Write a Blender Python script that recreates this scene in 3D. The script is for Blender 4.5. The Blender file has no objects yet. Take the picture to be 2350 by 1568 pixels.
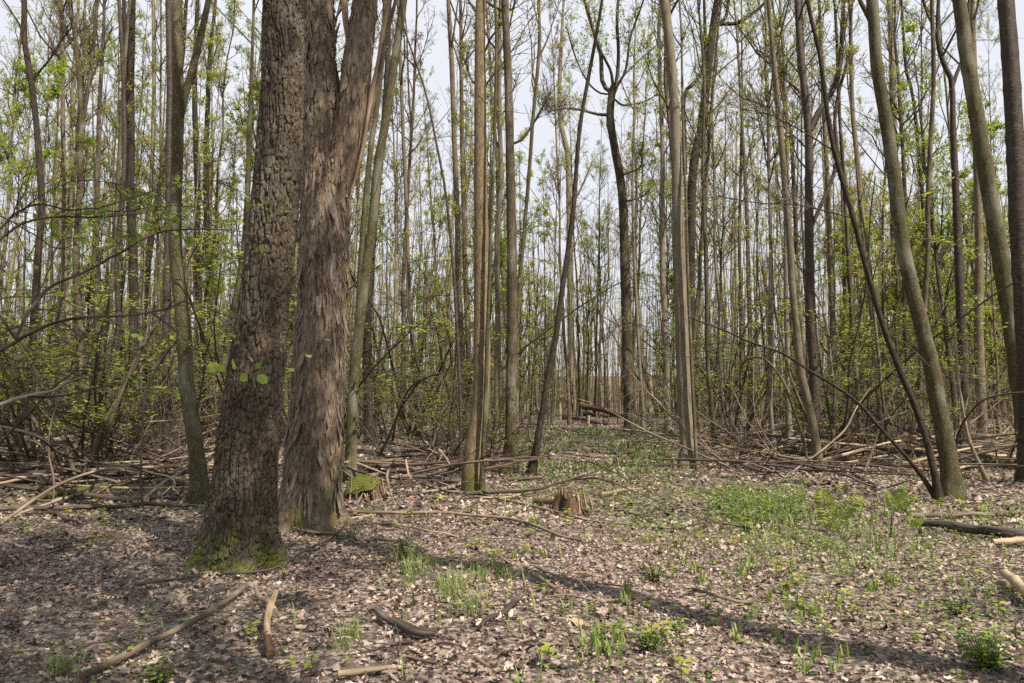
import bpy, math, random
import numpy as np
from mathutils import Vector, Matrix

# ------------------------------------------------------------------ camera, sky, sun, exposure
SC = bpy.context.scene
COL = SC.collection
rng = np.random.default_rng(11)
random.seed(5)
PW, PH, FPX = 2350.0, 1568.0, 1762.0          # picture units used for measuring the photograph, focal length in them
CAM_Z = 1.6
PITCH = math.atan(106.0 / FPX)
cam = bpy.data.cameras.new('camera')
cam.sensor_width = 36.0
cam.lens = 36.0 * FPX / PW
cam.clip_start = 0.05
cam.clip_end = 1500.0
cam_o = bpy.data.objects.new('camera', cam)
COL.objects.link(cam_o)
cam_o.location = (0, 0, CAM_Z)
cam_o.rotation_euler = (math.pi / 2 + PITCH, 0, 0)
SC.camera = cam_o

SUN_EL = math.radians(52)
SUN_AZ = math.radians(134)                     # clockwise from +Y: high on the right, a little behind the camera
TO_SUN = Vector((math.sin(SUN_AZ) * math.cos(SUN_EL), math.cos(SUN_AZ) * math.cos(SUN_EL), math.sin(SUN_EL)))
world = bpy.data.worlds.new('World')
SC.world = world
world.use_nodes = True
wn, wl = world.node_tree.nodes, world.node_tree.links
wn.clear()
w_out = wn.new('ShaderNodeOutputWorld')
w_bg = wn.new('ShaderNodeBackground')
w_sky = wn.new('ShaderNodeTexSky')
w_sky.sky_type = 'NISHITA'
w_sky.sun_disc = False
w_sky.sun_elevation = SUN_EL
w_sky.sun_rotation = SUN_AZ
w_sky.air_density = 1.0
w_sky.dust_density = 3.5
w_sky.ozone_density = 1.0
# thin bright cloud veil over the blue
w_tc = wn.new('ShaderNodeTexCoord')
w_no = wn.new('ShaderNodeTexNoise')
w_no.inputs['Scale'].default_value = 2.6
w_no.inputs['Detail'].default_value = 6
w_rm = wn.new('ShaderNodeMapRange')
w_rm.inputs[1].default_value = 0.30
w_rm.inputs[2].default_value = 0.72
w_rm.inputs[3].default_value = 0.88
w_rm.inputs[4].default_value = 1.0
w_mx = wn.new('ShaderNodeMix')
w_mx.data_type = 'RGBA'
w_mx.inputs[7].default_value = (5.0, 5.1, 5.5, 1)
wl.new(w_tc.outputs['Generated'], w_no.inputs['Vector'])
wl.new(w_no.outputs['Fac'], w_rm.inputs[0])
wl.new(w_rm.outputs[0], w_mx.inputs[0])
wl.new(w_sky.outputs[0], w_mx.inputs[6])
wl.new(w_mx.outputs[2], w_bg.inputs['Color'])
w_bg.inputs['Strength'].default_value = 0.10
wl.new(w_bg.outputs[0], w_out.inputs[0])

sun = bpy.data.lights.new('sun', 'SUN')
sun.energy = 5.0
sun.angle = math.radians(0.53)
sun.color = (1.0, 0.905, 0.785)
sun_o = bpy.data.objects.new('sun', sun)
COL.objects.link(sun_o)
sun_o.location = TO_SUN * 60
sun_o.rotation_euler = (-TO_SUN).to_track_quat('-Z', 'Y').to_euler()

SC.view_settings.view_transform = 'Standard'
SC.view_settings.look = 'None'
SC.view_settings.gamma = 1.0
SC.view_settings.exposure = 0.85
SC.render.engine = 'CYCLES'
cy = SC.cycles
cy.max_bounces = 4
cy.diffuse_bounces = 2
cy.glossy_bounces = 2
cy.transmission_bounces = 4
cy.transparent_max_bounces = 4
cy.use_adaptive_sampling = True
cy.adaptive_threshold = 0.02
cy.use_denoising = False
cy.sample_clamp_indirect = 4.0
cy.caustics_reflective = False
cy.caustics_refractive = False

# ------------------------------------------------------------------ numpy noise
def _hash(ix, iy, iz, seed):
    h = (ix.astype(np.int64) * 374761393 + iy.astype(np.int64) * 668265263 + iz.astype(np.int64) * 2147483647 + seed * 974711) & 0xFFFFFFFF
    h = ((h ^ (h >> 13)) * 1274126177) & 0xFFFFFFFF
    h = ((h ^ (h >> 16)) * 2246822519) & 0xFFFFFFFF
    h = h ^ (h >> 15)
    return (h & 0xFFFFFF).astype(np.float64) / 16777216.0

def vnoise(p, seed=0):
    p = np.asarray(p, float)
    i = np.floor(p).astype(np.int64)
    f = p - i
    f = f * f * (3 - 2 * f)
    r = 0
    for dx in (0, 1):
        for dy in (0, 1):
            for dz in (0, 1):
                w = (f[..., 0] if dx else 1 - f[..., 0]) * (f[..., 1] if dy else 1 - f[..., 1]) * (f[..., 2] if dz else 1 - f[..., 2])
                r = r + w * _hash(i[..., 0] + dx, i[..., 1] + dy, i[..., 2] + dz, seed)
    return r

def fbm(p, seed=0, oct=4):
    p = np.asarray(p, float)
    a, r, t = 1.0, 0.0, 0.0
    for o in range(oct):
        r = r + a * vnoise(p * (2.03 ** o) + 7.3 * o, seed + o)
        t += a
        a *= 0.5
    return r / t

def voronoi(p, seed=0):
    """F1, F2, random id of nearest cell, offset to nearest cell"""
    i = np.floor(p).astype(np.int64)
    f1 = np.full(len(p), 9e9); f2 = f1.copy(); cid = np.zeros(len(p)); off = np.zeros((len(p), 3))
    for dx in (-1, 0, 1):
        for dy in (-1, 0, 1):
            for dz in (-1, 0, 1):
                c = i + np.array([dx, dy, dz])
                q = c + np.stack([_hash(c[:, 0], c[:, 1], c[:, 2], seed + k) for k in (1, 2, 3)], 1)
                d = np.linalg.norm(p - q, axis=1)
                near = d < f1
                f2 = np.where(near, f1, np.minimum(f2, d))
                cid = np.where(near, _hash(c[:, 0], c[:, 1], c[:, 2], seed + 9), cid)
                off = np.where(near[:, None], p - q, off)
                f1 = np.where(near, d, f1)
    return f1, f2, cid, off

def sstep(a, b, x):
    t = np.clip((x - a) / (b - a), 0, 1)
    return t * t * (3 - 2 * t)

# ------------------------------------------------------------------ ground height and picture-to-world measuring
def gh(x, y):
    x = np.asarray(x, float); y = np.asarray(y, float)
    z = 0.16 * (vnoise(np.stack([x * 0.11 + 3.1, y * 0.11 + 8.2, 0 * x], -1), 3) - 0.5)
    z = z + 0.11 * (vnoise(np.stack([x * 0.55, y * 0.55, 0 * x], -1), 4) - 0.5)
    z = z + 0.035 * (vnoise(np.stack([x * 2.3, y * 2.3, 0 * x], -1), 5) - 0.5)
    z = z * sstep(0.5, 3.0, np.hypot(x, y))
    d = np.hypot(x, y)
    return z + 5.0 * sstep(95, 230, d)

def g1(x, y):
    return float(gh(np.array([x]), np.array([y]))[0])

def ray(px, py):
    u = (px - PW / 2) / FPX; v = (PH / 2 - py) / FPX
    c, s = math.cos(PITCH), math.sin(PITCH)
    return np.array([u, c - v * s, s + v * c])

def at_depth(px, py, Y):
    d = ray(px, py)
    return np.array([0, 0, CAM_Z]) + d * (Y / d[1])

def on_ground(px, py):
    d = ray(px, py)
    t = CAM_Z / max(-d[2], 1e-3)
    for _ in range(8):
        t = (CAM_Z - g1(d[0] * t, d[1] * t)) / max(-d[2], 1e-3)
    return np.array([d[0] * t, d[1] * t, g1(d[0] * t, d[1] * t)])

def project(p):
    c, s = math.cos(PITCH), math.sin(PITCH)
    q = np.array(p, float) - np.array([0, 0, CAM_Z])
    zc = q[1] * c + q[2] * s
    yc = -q[1] * s + q[2] * c
    return PW / 2 + FPX * q[0] / zc, PH / 2 - FPX * yc / zc, zc

# ------------------------------------------------------------------ mesh helpers
def smooth_path(pts, n):
    """Catmull-Rom through pts (k,3), n samples evenly along the length"""
    p = np.asarray(pts, float)
    if len(p) == 2:
        return p[0] + (p[1] - p[0]) * np.linspace(0, 1, n)[:, None]
    e = np.vstack([2 * p[0] - p[1], p, 2 * p[-1] - p[-2]])
    out = []
    for i in range(1, len(e) - 2):
        t = np.linspace(0, 1, 12, endpoint=False)[:, None]
        a, b, c, d = e[i - 1], e[i], e[i + 1], e[i + 2]
        out.append(0.5 * (2 * b + (c - a) * t + (2 * a - 5 * b + 4 * c - d) * t ** 2 + (3 * b - a - 3 * c + d) * t ** 3))
    out = np.vstack(out + [e[-2][None]])
    L = np.concatenate([[0], np.cumsum(np.linalg.norm(np.diff(out, axis=0), axis=1))])
    s = np.linspace(0, L[-1], n)
    return np.stack([np.interp(s, L, out[:, k]) for k in range(3)], 1)

class Acc:
    """collects vertices, faces and the bark coordinate / leaf random of ONE mesh"""
    def __init__(self):
        self.v, self.q, self.t, self.bc, self.lr, self.n = [], [], [], [], [], 0
    def add(self, v, q=None, t=None, bc=None, lr=None):
        v = np.asarray(v, np.float32)
        if q is not None and len(q): self.q.append(np.asarray(q, np.int64) + self.n)
        if t is not None and len(t): self.t.append(np.asarray(t, np.int64) + self.n)
        self.v.append(v)
        self.bc.append(np.asarray(bc if bc is not None else v, np.float32))
        self.lr.append(np.asarray(lr if lr is not None else np.zeros(len(v)), np.float32))
        self.n += len(v)
        return self
    def mesh(self, name, mat, smooth=True):
        v = np.vstack(self.v)
        q = np.vstack(self.q) if self.q else np.zeros((0, 4), np.int64)
        t = np.vstack(self.t) if self.t else np.zeros((0, 3), np.int64)
        m = bpy.data.meshes.new(name)
        m.vertices.add(len(v)); m.vertices.foreach_set('co', v.ravel())
        nl = len(q) * 4 + len(t) * 3
        m.loops.add(nl)
        m.loops.foreach_set('vertex_index', np.concatenate([q.ravel(), t.ravel()]).astype(np.int32))
        m.polygons.add(len(q) + len(t))
        m.polygons.foreach_set('loop_start', np.concatenate([np.arange(len(q)) * 4, len(q) * 4 + np.arange(len(t)) * 3]).astype(np.int32))
        m.polygons.foreach_set('use_smooth', np.full(len(q) + len(t), smooth, dtype=bool))
        a = m.attributes.new('bc', 'FLOAT_VECTOR', 'POINT'); a.data.foreach_set('vector', np.vstack(self.bc).ravel())
        a = m.attributes.new('lr', 'FLOAT', 'POINT'); a.data.foreach_set('value', np.concatenate(self.lr))
        m.update(calc_edges=True)
        m.materials.append(MAT[mat])
        return m

def obj(name, mesh, parent=None, loc=None, rz=0.0, label=None, cat=None, group=None, kind=None):
    o = bpy.data.objects.new(name, mesh)
    COL.objects.link(o)
    if parent is not None: o.parent = parent
    if loc is not None: o.location = loc
    if rz: o.rotation_euler = (0, 0, rz)
    for k, val in (('label', label), ('category', cat), ('group', group), ('kind', kind)):
        if val: o[k] = val
    return o

def frames(P):
    """perpendicular frame per point of batched paths P (B,N,3)"""
    T = np.empty_like(P)
    T[:, 1:-1] = P[:, 2:] - P[:, :-2]
    T[:, 0] = P[:, 1] - P[:, 0]
    T[:, -1] = P[:, -1] - P[:, -2]
    T /= np.linalg.norm(T, axis=-1, keepdims=True) + 1e-9
    mean = P[:, -1] - P[:, 0]
    mean /= np.linalg.norm(mean, axis=-1, keepdims=True) + 1e-9
    ref = np.where(np.abs(mean[:, 2:3]) > 0.75, np.array([[0.0, 1.0, 0.0]]), np.array([[0.0, 0.0, 1.0]]))[:, None, :]
    U = np.cross(T, np.broadcast_to(ref, T.shape))
    U /= np.linalg.norm(U, axis=-1, keepdims=True) + 1e-9
    V = np.cross(T, U)
    return T, U, V

def tubes(acc, P, R, sides, rough=0.0, seed=0, flare=None, cap=True, s0=0.0):
    """batched tubes: P (B,N,3), R (B,N)"""
    P = np.asarray(P, float); R = np.asarray(R, float)
    if P.ndim == 2: P, R = P[None], R[None]
    B, N, _ = P.shape
    T, U, V = frames(P)
    ang = np.linspace(0, 2 * np.pi, sides, endpoint=False)
    ca, sa = np.cos(ang), np.sin(ang)
    seg = np.linalg.norm(np.diff(P, axis=1), axis=-1)
    s = np.concatenate([np.zeros((B, 1)), np.cumsum(seg, 1)], 1) + s0
    bc = np.stack([R[:, :, None] * ca, R[:, :, None] * sa, np.broadcast_to(s[:, :, None], (B, N, sides))], -1)
    RR = np.broadcast_to(R[:, :, None], (B, N, sides)).copy()
    if rough:
        q = bc / (np.mean(R) * 1.6) * np.array([1, 1, 0.35])
        RR *= 1 + rough * 2 * (fbm(q.reshape(-1, 3), seed, 2).reshape(B, N, sides) - 0.5)
    if flare is not None:
        RR *= flare(s[:, :, None], ang[None, None, :])
    X = P[:, :, None, :] + RR[..., None] * (U[:, :, None, :] * ca[None, None, :, None] + V[:, :, None, :] * sa[None, None, :, None])
    j = np.arange(sides); j2 = (j + 1) % sides
    base = (np.arange(B)[:, None, None] * N + np.arange(N - 1)[None, :, None]) * sides
    q = np.stack([base + j, base + j2, base + sides + j2, base + sides + j], -1).reshape(-1, 4)
    acc.add(X.reshape(-1, 3), q=q, bc=bc.reshape(-1, 3))
    if cap:
        for e, col in ((0, 0), (N - 1, 1)):
            c = P[:, e] + T[:, e] * (0.15 * R[:, e:e + 1]) * (1 if col else -1)
            ring = X[:, e].reshape(-1, 3)
            vv = np.concatenate([ring, c])
            bb = np.arange(B)[:, None] * sides
            tri = np.stack([bb + j, bb + j2, np.broadcast_to(B * sides + np.arange(B)[:, None], (B, sides))], -1).reshape(-1, 3)
            acc.add(vv, t=tri, bc=np.concatenate([bc[:, e].reshape(-1, 3), np.stack([0 * s[:, e], 0 * s[:, e], s[:, e]], 1)]))
    return acc

def rand_unit(n, r=rng):
    v = r.normal(size=(n, 3))
    return v / np.linalg.norm(v, axis=1, keepdims=True)

def grow(P0, D, L, n, up=0.1, wig=0.25, r=rng):
    """batched growing curves"""
    B = len(P0)
    d = D / (np.linalg.norm(D, axis=1, keepdims=True) + 1e-9)
    out = np.empty((B, n, 3)); out[:, 0] = P0
    step = (L / (n - 1))[:, None]
    for i in range(1, n):
        d = d + wig * r.normal(size=(B, 3)) * 0.6 + np.array([0, 0, up])
        d /= np.linalg.norm(d, axis=1, keepdims=True)
        out[:, i] = out[:, i - 1] + d * step
    return out

def pick(P, per, t0, t1, r=rng):
    """per random points on each path; returns points, directions, parent index, t"""
    B, N, _ = P.shape
    idx = np.repeat(np.arange(B), per)
    t = r.uniform(t0, t1, B * per) * (N - 1)
    i = np.minimum(t.astype(int), N - 2); f = (t - i)[:, None]
    a, b = P[idx, i], P[idx, i + 1]
    d = b - a
    return a + (b - a) * f, d / (np.linalg.norm(d, axis=1, keepdims=True) + 1e-9), idx, t / (N - 1)

LEAF_DIAMOND = (np.array([[0, 0, 0], [.5, .36, .07], [1, 0, 0], [.5, -.36, .07]], float), [[0, 1, 2, 3]], None)
LEAF_OVATE = (np.array([[0, 0, 0], [.25, .26, .06], [.6, .33, .09], [1.0, 0, -.06], [.6, -.33, .09], [.25, -.26, .06], [.5, 0, 0]], float),
              None, [[0, 6, 1], [1, 6, 2], [2, 6, 3], [3, 6, 4], [4, 6, 5], [5, 6, 0]])

def leaves(acc, P, size, r=rng, tmpl=LEAF_DIAMOND, flat=0.6, lr=None, out=None):
    """scatter leaf-shaped faces at P"""
    n = len(P)
    v, q, t = tmpl
    nrm = rand_unit(n, r) * (1 - flat) + np.array([0, 0, 1]) * flat
    nrm /= np.linalg.norm(nrm, axis=1, keepdims=True)
    d = rand_unit(n, r) if out is None else out + 0.5 * rand_unit(n, r)
    d -= nrm * np.sum(d * nrm, 1, keepdims=True)
    d /= np.linalg.norm(d, axis=1, keepdims=True) + 1e-9
    b = np.cross(nrm, d)
    s = (size * r.uniform(0.6, 1.25, n))[:, None, None]
    X = P[:, None, :] + s * (v[None, :, 0:1] * d[:, None, :] + v[None, :, 1:2] * b[:, None, :] + v[None, :, 2:3] * nrm[:, None, :])
    k = len(v)
    off = (np.arange(n) * k)[:, None, None]
    lr = r.uniform(0, 1, n) if lr is None else lr
    acc.add(X.reshape(-1, 3), q=(np.array(q)[None] + off).reshape(-1, 4) if q else None,
            t=(np.array(t)[None] + off).reshape(-1, 3) if t else None, lr=np.repeat(lr, k))
    return acc

# ------------------------------------------------------------------ materials
MAT = {}
def new_mat(name):
    m = bpy.data.materials.new(name); m.use_nodes = True
    nt = m.node_tree; nt.nodes.clear()
    out = nt.nodes.new('ShaderNodeOutputMaterial')
    MAT[name] = m
    return m, nt.nodes, nt.links, out

def N(nodes, typ, **kw):
    n = nodes.new(typ)
    for k, v in kw.items():
        if k.startswith('i_'):
            key = k[2:].replace('_', ' ')
            n.inputs[int(key) if key.isdigit() else key].default_value = v
        else: setattr(n, k, v)
    return n

def ramp(nodes, stops):
    r = nodes.new('ShaderNodeValToRGB')
    e = r.color_ramp.elements
    while len(e) < len(stops): e.new(0.5)
    for el, (p, c) in zip(e, stops):
        el.position = p
        el.color = c if len(c) == 4 else (*c, 1)
    return r

def mixc(nodes, links, fac, a, b, blend='MIX'):
    m = nodes.new('ShaderNodeMix'); m.data_type = 'RGBA'; m.blend_type = blend
    for s, val in ((0, fac), (6, a), (7, b)):
        if isinstance(val, (int, float)): m.inputs[s].default_value = val
        elif isinstance(val, tuple): m.inputs[s].default_value = (*val, 1) if len(val) == 3 else val
        else: links.new(val, m.inputs[s])
    return m.outputs[2]

def math_n(nodes, links, op, a, b=None, clamp=False):
    m = nodes.new('ShaderNodeMath'); m.operation = op; m.use_clamp = clamp
    for i, val in enumerate((a, b)):
        if val is None: continue
        if isinstance(val, (int, float)): m.inputs[i].default_value = val
        else: links.new(val, m.inputs[i])
    return m.outputs[0]

def bark(name, dark, mid, light, scale=14, stretch=0.25, crack=0.0, crack_scale=9, crack_stretch=0.22, bump=0.6, bdist=0.012,
         bands=0.0, speck=0.0, patch=(0.3, 0.3, 0.26), patch_amt=0.0, moss=0.0, moss_h=0.35, moss_all=0.0, rough=0.85, var=0.35, tip=0.0):
    m, n, l, out = new_mat(name)
    at = N(n, 'ShaderNodeAttribute', attribute_name='bc')
    oi = N(n, 'ShaderNodeObjectInfo')
    addv = N(n, 'ShaderNodeVectorMath', operation='MULTIPLY_ADD')
    l.new(oi.outputs['Random'], addv.inputs[0]); addv.inputs[1].default_value = (0, 0, 13.0)
    l.new(at.outputs['Vector'], addv.inputs[2])
    co = addv.outputs[0]
    def mapped(sx, sz):
        mp = N(n, 'ShaderNodeMapping'); mp.inputs['Scale'].default_value = (sx, sx, sz)
        l.new(co, mp.inputs['Vector']); return mp.outputs[0]
    n1 = N(n, 'ShaderNodeTexNoise', i_Scale=1.0, i_Detail=7, i_Roughness=0.65); l.new(mapped(scale, scale * stretch), n1.inputs['Vector'])
    n2 = N(n, 'ShaderNodeTexNoise', i_Scale=1.0, i_Detail=3); l.new(mapped(3.1, 1.3), n2.inputs['Vector'])
    r1 = ramp(n, [(0.28, dark), (0.5, mid), (0.72, light)]); l.new(n1.outputs['Fac'], r1.inputs[0])
    colr = r1.outputs[0]; hgt = n1.outputs['Fac']
    if patch_amt:
        mr = N(n, 'ShaderNodeMapRange', i_1=0.5, i_2=0.68, i_3=0.0, i_4=patch_amt); l.new(n2.outputs['Fac'], mr.inputs[0])
        colr = mixc(n, l, mr.outputs[0], colr, patch)
    if crack:
        w = N(n, 'ShaderNodeTexNoise', i_Scale=1.0, i_Detail=3); l.new(mapped(crack_scale * 0.8, crack_scale * crack_stretch * 0.8), w.inputs['Vector'])
        mp = mapped(crack_scale, crack_scale * crack_stretch)
        wv = N(n, 'ShaderNodeVectorMath', operation='MULTIPLY_ADD'); l.new(w.outputs['Color'], wv.inputs[0]); wv.inputs[1].default_value = (0.9, 0.9, 0.9); l.new(mp, wv.inputs[2])
        vo = N(n, 'ShaderNodeTexVoronoi', feature='DISTANCE_TO_EDGE', i_Scale=1.0); l.new(wv.outputs[0], vo.inputs['Vector'])
        mr = N(n, 'ShaderNodeMapRange', i_1=0.0, i_2=0.16, i_3=0.0, i_4=1.0); l.new(vo.outputs['Distance'], mr.inputs[0])
        colr = mixc(n, l, math_n(n, l, 'MULTIPLY', math_n(n, l, 'SUBTRACT', 1.0, mr.outputs[0]), crack), colr, tuple(c * 0.45 for c in dark))
        hgt = math_n(n, l, 'ADD', math_n(n, l, 'MULTIPLY', n1.outputs['Fac'], 0.5), mr.outputs[0])
    if bands:
        b = N(n, 'ShaderNodeTexNoise', i_Scale=1.0, i_Detail=2); l.new(mapped(9, 75), b.inputs['Vector'])
        mr = N(n, 'ShaderNodeMapRange', i_1=0.55, i_2=0.66, i_3=0.0, i_4=bands); l.new(b.outputs['Fac'], mr.inputs[0])
        colr = mixc(n, l, mr.outputs[0], colr, tuple(min(1, c * 2.1) for c in light))
        hgt = math_n(n, l, 'ADD', hgt, mr.outputs[0])
    if speck:
        b = N(n, 'ShaderNodeTexVoronoi', i_Scale=1.0); l.new(mapped(48, 30), b.inputs['Vector'])
        mr = N(n, 'ShaderNodeMapRange', i_1=0.24, i_2=0.14, i_3=0.0, i_4=speck); l.new(b.outputs['Distance'], mr.inputs[0])
        colr = mixc(n, l, mr.outputs[0], colr, (0.42, 0.42, 0.36))
    if tip:                                     # weathered loose strips are paler than the bark beneath
        tl = N(n, 'ShaderNodeAttribute', attribute_name='lr')
        colr = mixc(n, l, math_n(n, l, 'MULTIPLY', tl.outputs['Fac'], 0.75, clamp=True), colr, (0.27, 0.235, 0.195))
    # object-to-object variation of tone
    hsv = N(n, 'ShaderNodeHueSaturation'); l.new(colr, hsv.inputs['Color'])
    vr = N(n, 'ShaderNodeMapRange', i_1=0.0, i_2=1.0, i_3=1 - var * 0.6, i_4=1 + var * 0.6); l.new(oi.outputs['Random'], vr.inputs[0])
    l.new(vr.outputs[0], hsv.inputs['Value'])
    colr = hsv.outputs[0]
    if moss or moss_all:
        sx = N(n, 'ShaderNodeSeparateXYZ'); l.new(at.outputs['Vector'], sx.inputs[0])
        hm = N(n, 'ShaderNodeMapRange', i_1=0.0, i_2=moss_h, i_3=moss, i_4=moss_all); l.new(sx.outputs['Z'], hm.inputs[0])
        mn = N(n, 'ShaderNodeTexNoise', i_Scale=1.0, i_Detail=5, i_Roughness=0.7); l.new(mapped(7, 4), mn.inputs['Vector'])
        s = math_n(n, l, 'ADD', mn.outputs['Fac'], hm.outputs[0])
        mk = N(n, 'ShaderNodeMapRange', i_1=0.78, i_2=0.95, i_3=0.0, i_4=0.95); l.new(s, mk.inputs[0])
        fn = N(n, 'ShaderNodeTexNoise', i_Scale=120.0, i_Detail=2); l.new(at.outputs['Vector'], fn.inputs['Vector'])
        mc = ramp(n, [(0.3, (0.028, 0.035, 0.006)), (0.55, (0.085, 0.095, 0.015)), (0.75, (0.16, 0.165, 0.03))]); l.new(fn.outputs['Fac'], mc.inputs[0])
        colr = mixc(n, l, mk.outputs[0], colr, mc.outputs[0])
        hgt = math_n(n, l, 'ADD', hgt, math_n(n, l, 'MULTIPLY', mk.outputs[0], fn.outputs['Fac']))
    bp = N(n, 'ShaderNodeBump', i_Strength=bump, i_Distance=bdist); l.new(hgt, bp.inputs['Height'])
    p = N(n, 'ShaderNodeBsdfPrincipled'); p.inputs['Roughness'].default_value = rough; p.inputs['Specular IOR Level'].default_value = 0.25
    l.new(colr, p.inputs['Base Color']); l.new(bp.outputs[0], p.inputs['Normal'])
    l.new(p.outputs[0], out.inputs[0])

def leafmat(name, stops, trans=0.4, rough=0.55, spec=0.35):
    m, n, l, out = new_mat(name)
    at = N(n, 'ShaderNodeAttribute', attribute_name='lr')
    oi = N(n, 'ShaderNodeObjectInfo')
    r = ramp(n, stops); l.new(at.outputs['Fac'], r.inputs[0])
    hsv = N(n, 'ShaderNodeHueSaturation'); l.new(r.outputs[0], hsv.inputs['Color'])
    vr = N(n, 'ShaderNodeMapRange', i_1=0.0, i_2=1.0, i_3=0.485, i_4=0.515); l.new(oi.outputs['Random'], vr.inputs[0]); l.new(vr.outputs[0], hsv.inputs['Hue'])
    p = N(n, 'ShaderNodeBsdfPrincipled'); p.inputs['Roughness'].default_value = rough; p.inputs['Specular IOR Level'].default_value = spec
    l.new(hsv.outputs[0], p.inputs['Base Color'])
    if trans:
        t = N(n, 'ShaderNodeBsdfTranslucent'); l.new(hsv.outputs[0], t.inputs['Color'])
        mx = N(n, 'ShaderNodeMixShader'); mx.inputs[0].default_value = trans
        l.new(p.outputs[0], mx.inputs[1]); l.new(t.outputs[0], mx.inputs[2]); l.new(mx.outputs[0], out.inputs[0])
    else:
        l.new(p.outputs[0], out.inputs[0])

# bark kinds (real-world tones)
bark('bark_plated', (0.035, 0.026, 0.017), (0.078, 0.060, 0.040), (0.136, 0.111, 0.077), scale=34, stretch=0.3, bump=0.8, bdist=0.012, patch=(0.165, 0.17, 0.14), patch_amt=0.3, moss=0.44, moss_h=0.9, var=0.0, crack=0.4, crack_scale=24, crack_stretch=0.4)
bark('bark_shaggy', (0.057, 0.039, 0.027), (0.142, 0.103, 0.071), (0.310, 0.243, 0.177), scale=34, stretch=0.28, bump=0.9, bdist=0.012, patch=(0.22, 0.19, 0.155), patch_amt=0.5, moss=0.34, moss_h=1.2, moss_all=0.19, var=0.0, tip=1.1)
bark('bark_olive', (0.035, 0.030, 0.012), (0.062, 0.053, 0.022), (0.091, 0.080, 0.038), scale=16, stretch=0.5, speck=0.6, patch=(0.20, 0.20, 0.15), patch_amt=0.6, bump=0.45, bdist=0.008, moss=0.42, moss_h=0.3, var=0.35)
bark('bark_grey', (0.037, 0.028, 0.016), (0.072, 0.055, 0.031), (0.111, 0.093, 0.055), scale=16, stretch=0.25, crack=0.6, crack_scale=26, crack_stretch=0.16, patch=(0.30, 0.28, 0.23), patch_amt=0.5, bump=0.5, bdist=0.008, moss=0.36, moss_h=0.3, var=0.4)
bark('bark_tan', (0.085, 0.065, 0.041), (0.152, 0.121, 0.075), (0.218, 0.184, 0.120), scale=18, stretch=0.3, crack=0.45, crack_scale=34, crack_stretch=0.2, patch=(0.2, 0.18, 0.14), patch_amt=0.6, bands=0.0, bump=0.5, bdist=0.006, moss=0.40, moss_h=0.45, moss_all=0.03, var=0.35)
bark('bark_mossy', (0.101, 0.076, 0.040), (0.184, 0.142, 0.079), (0.274, 0.227, 0.135), scale=20, stretch=0.3, crack=0.55, crack_scale=40, crack_stretch=0.2, bump=0.5, bdist=0.006, moss=0.50, moss_h=1.0, moss_all=0.14, var=0.2)
bark('bark_dark', (0.019, 0.014, 0.009), (0.041, 0.031, 0.021), (0.068, 0.055, 0.036), scale=18, stretch=0.2, crack=0.7, crack_scale=24, crack_stretch=0.2, bump=0.6, bdist=0.01, moss=0.36, moss_h=0.3, var=0.35)
bark('bark_cherry', (0.019, 0.013, 0.010), (0.041, 0.029, 0.020), (0.066, 0.051, 0.036), scale=14, stretch=0.6, bands=0.6, bump=0.5, bdist=0.008, moss=0.33, moss_h=0.3, var=0.25, rough=0.6)
bark('bark_pale', (0.111, 0.091, 0.059), (0.190, 0.162, 0.111), (0.275, 0.239, 0.172), scale=14, stretch=0.3, crack=0.3, crack_scale=26, crack_stretch=0.2, patch=(0.2, 0.18, 0.15), patch_amt=0.6, bump=0.4, bdist=0.006, moss=0.34, moss_h=0.3, var=0.25)
bark('twig_bark', (0.036, 0.026, 0.017), (0.075, 0.059, 0.038), (0.119, 0.098, 0.065), scale=20, stretch=0.3, bump=0.2, bdist=0.003, var=0.4)
bark('dead_wood', (0.057, 0.038, 0.027), (0.136, 0.100, 0.071), (0.241, 0.192, 0.144), scale=30, stretch=0.12, patch=(0.33, 0.29, 0.24), patch_amt=0.7, bump=0.6, bdist=0.006, var=0.5)
bark('dark_wood', (0.032, 0.023, 0.019), (0.077, 0.056, 0.045), (0.144, 0.113, 0.090), scale=26, stretch=0.15, crack=0.5, crack_scale=20, crack_stretch=0.1, patch=(0.24, 0.25, 0.21), patch_amt=0.3, bump=0.6, bdist=0.008, var=0.3)
bark('pale_wood', (0.137, 0.098, 0.060), (0.290, 0.222, 0.140), (0.419, 0.343, 0.237), scale=34, stretch=0.08, bump=0.5, bdist=0.004, var=0.2)
bark('torn_wood', (0.10, 0.062, 0.042), (0.23, 0.155, 0.11), (0.37, 0.285, 0.22), scale=50, stretch=0.06, bump=0.7, bdist=0.006, var=0.2)
bark('rotten_wood', (0.032, 0.018, 0.012), (0.09, 0.052, 0.034), (0.20, 0.13, 0.09), scale=40, stretch=0.08, bump=0.9, bdist=0.012, moss=0.30, moss_h=0.5, moss_all=0.22, var=0.2)
bark('moss_log', (0.05, 0.038, 0.026), (0.11, 0.085, 0.055), (0.18, 0.14, 0.10), scale=20, stretch=0.2, bump=0.7, bdist=0.012, moss=0.40, moss_h=1.0, moss_all=0.40, var=0.2)

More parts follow.
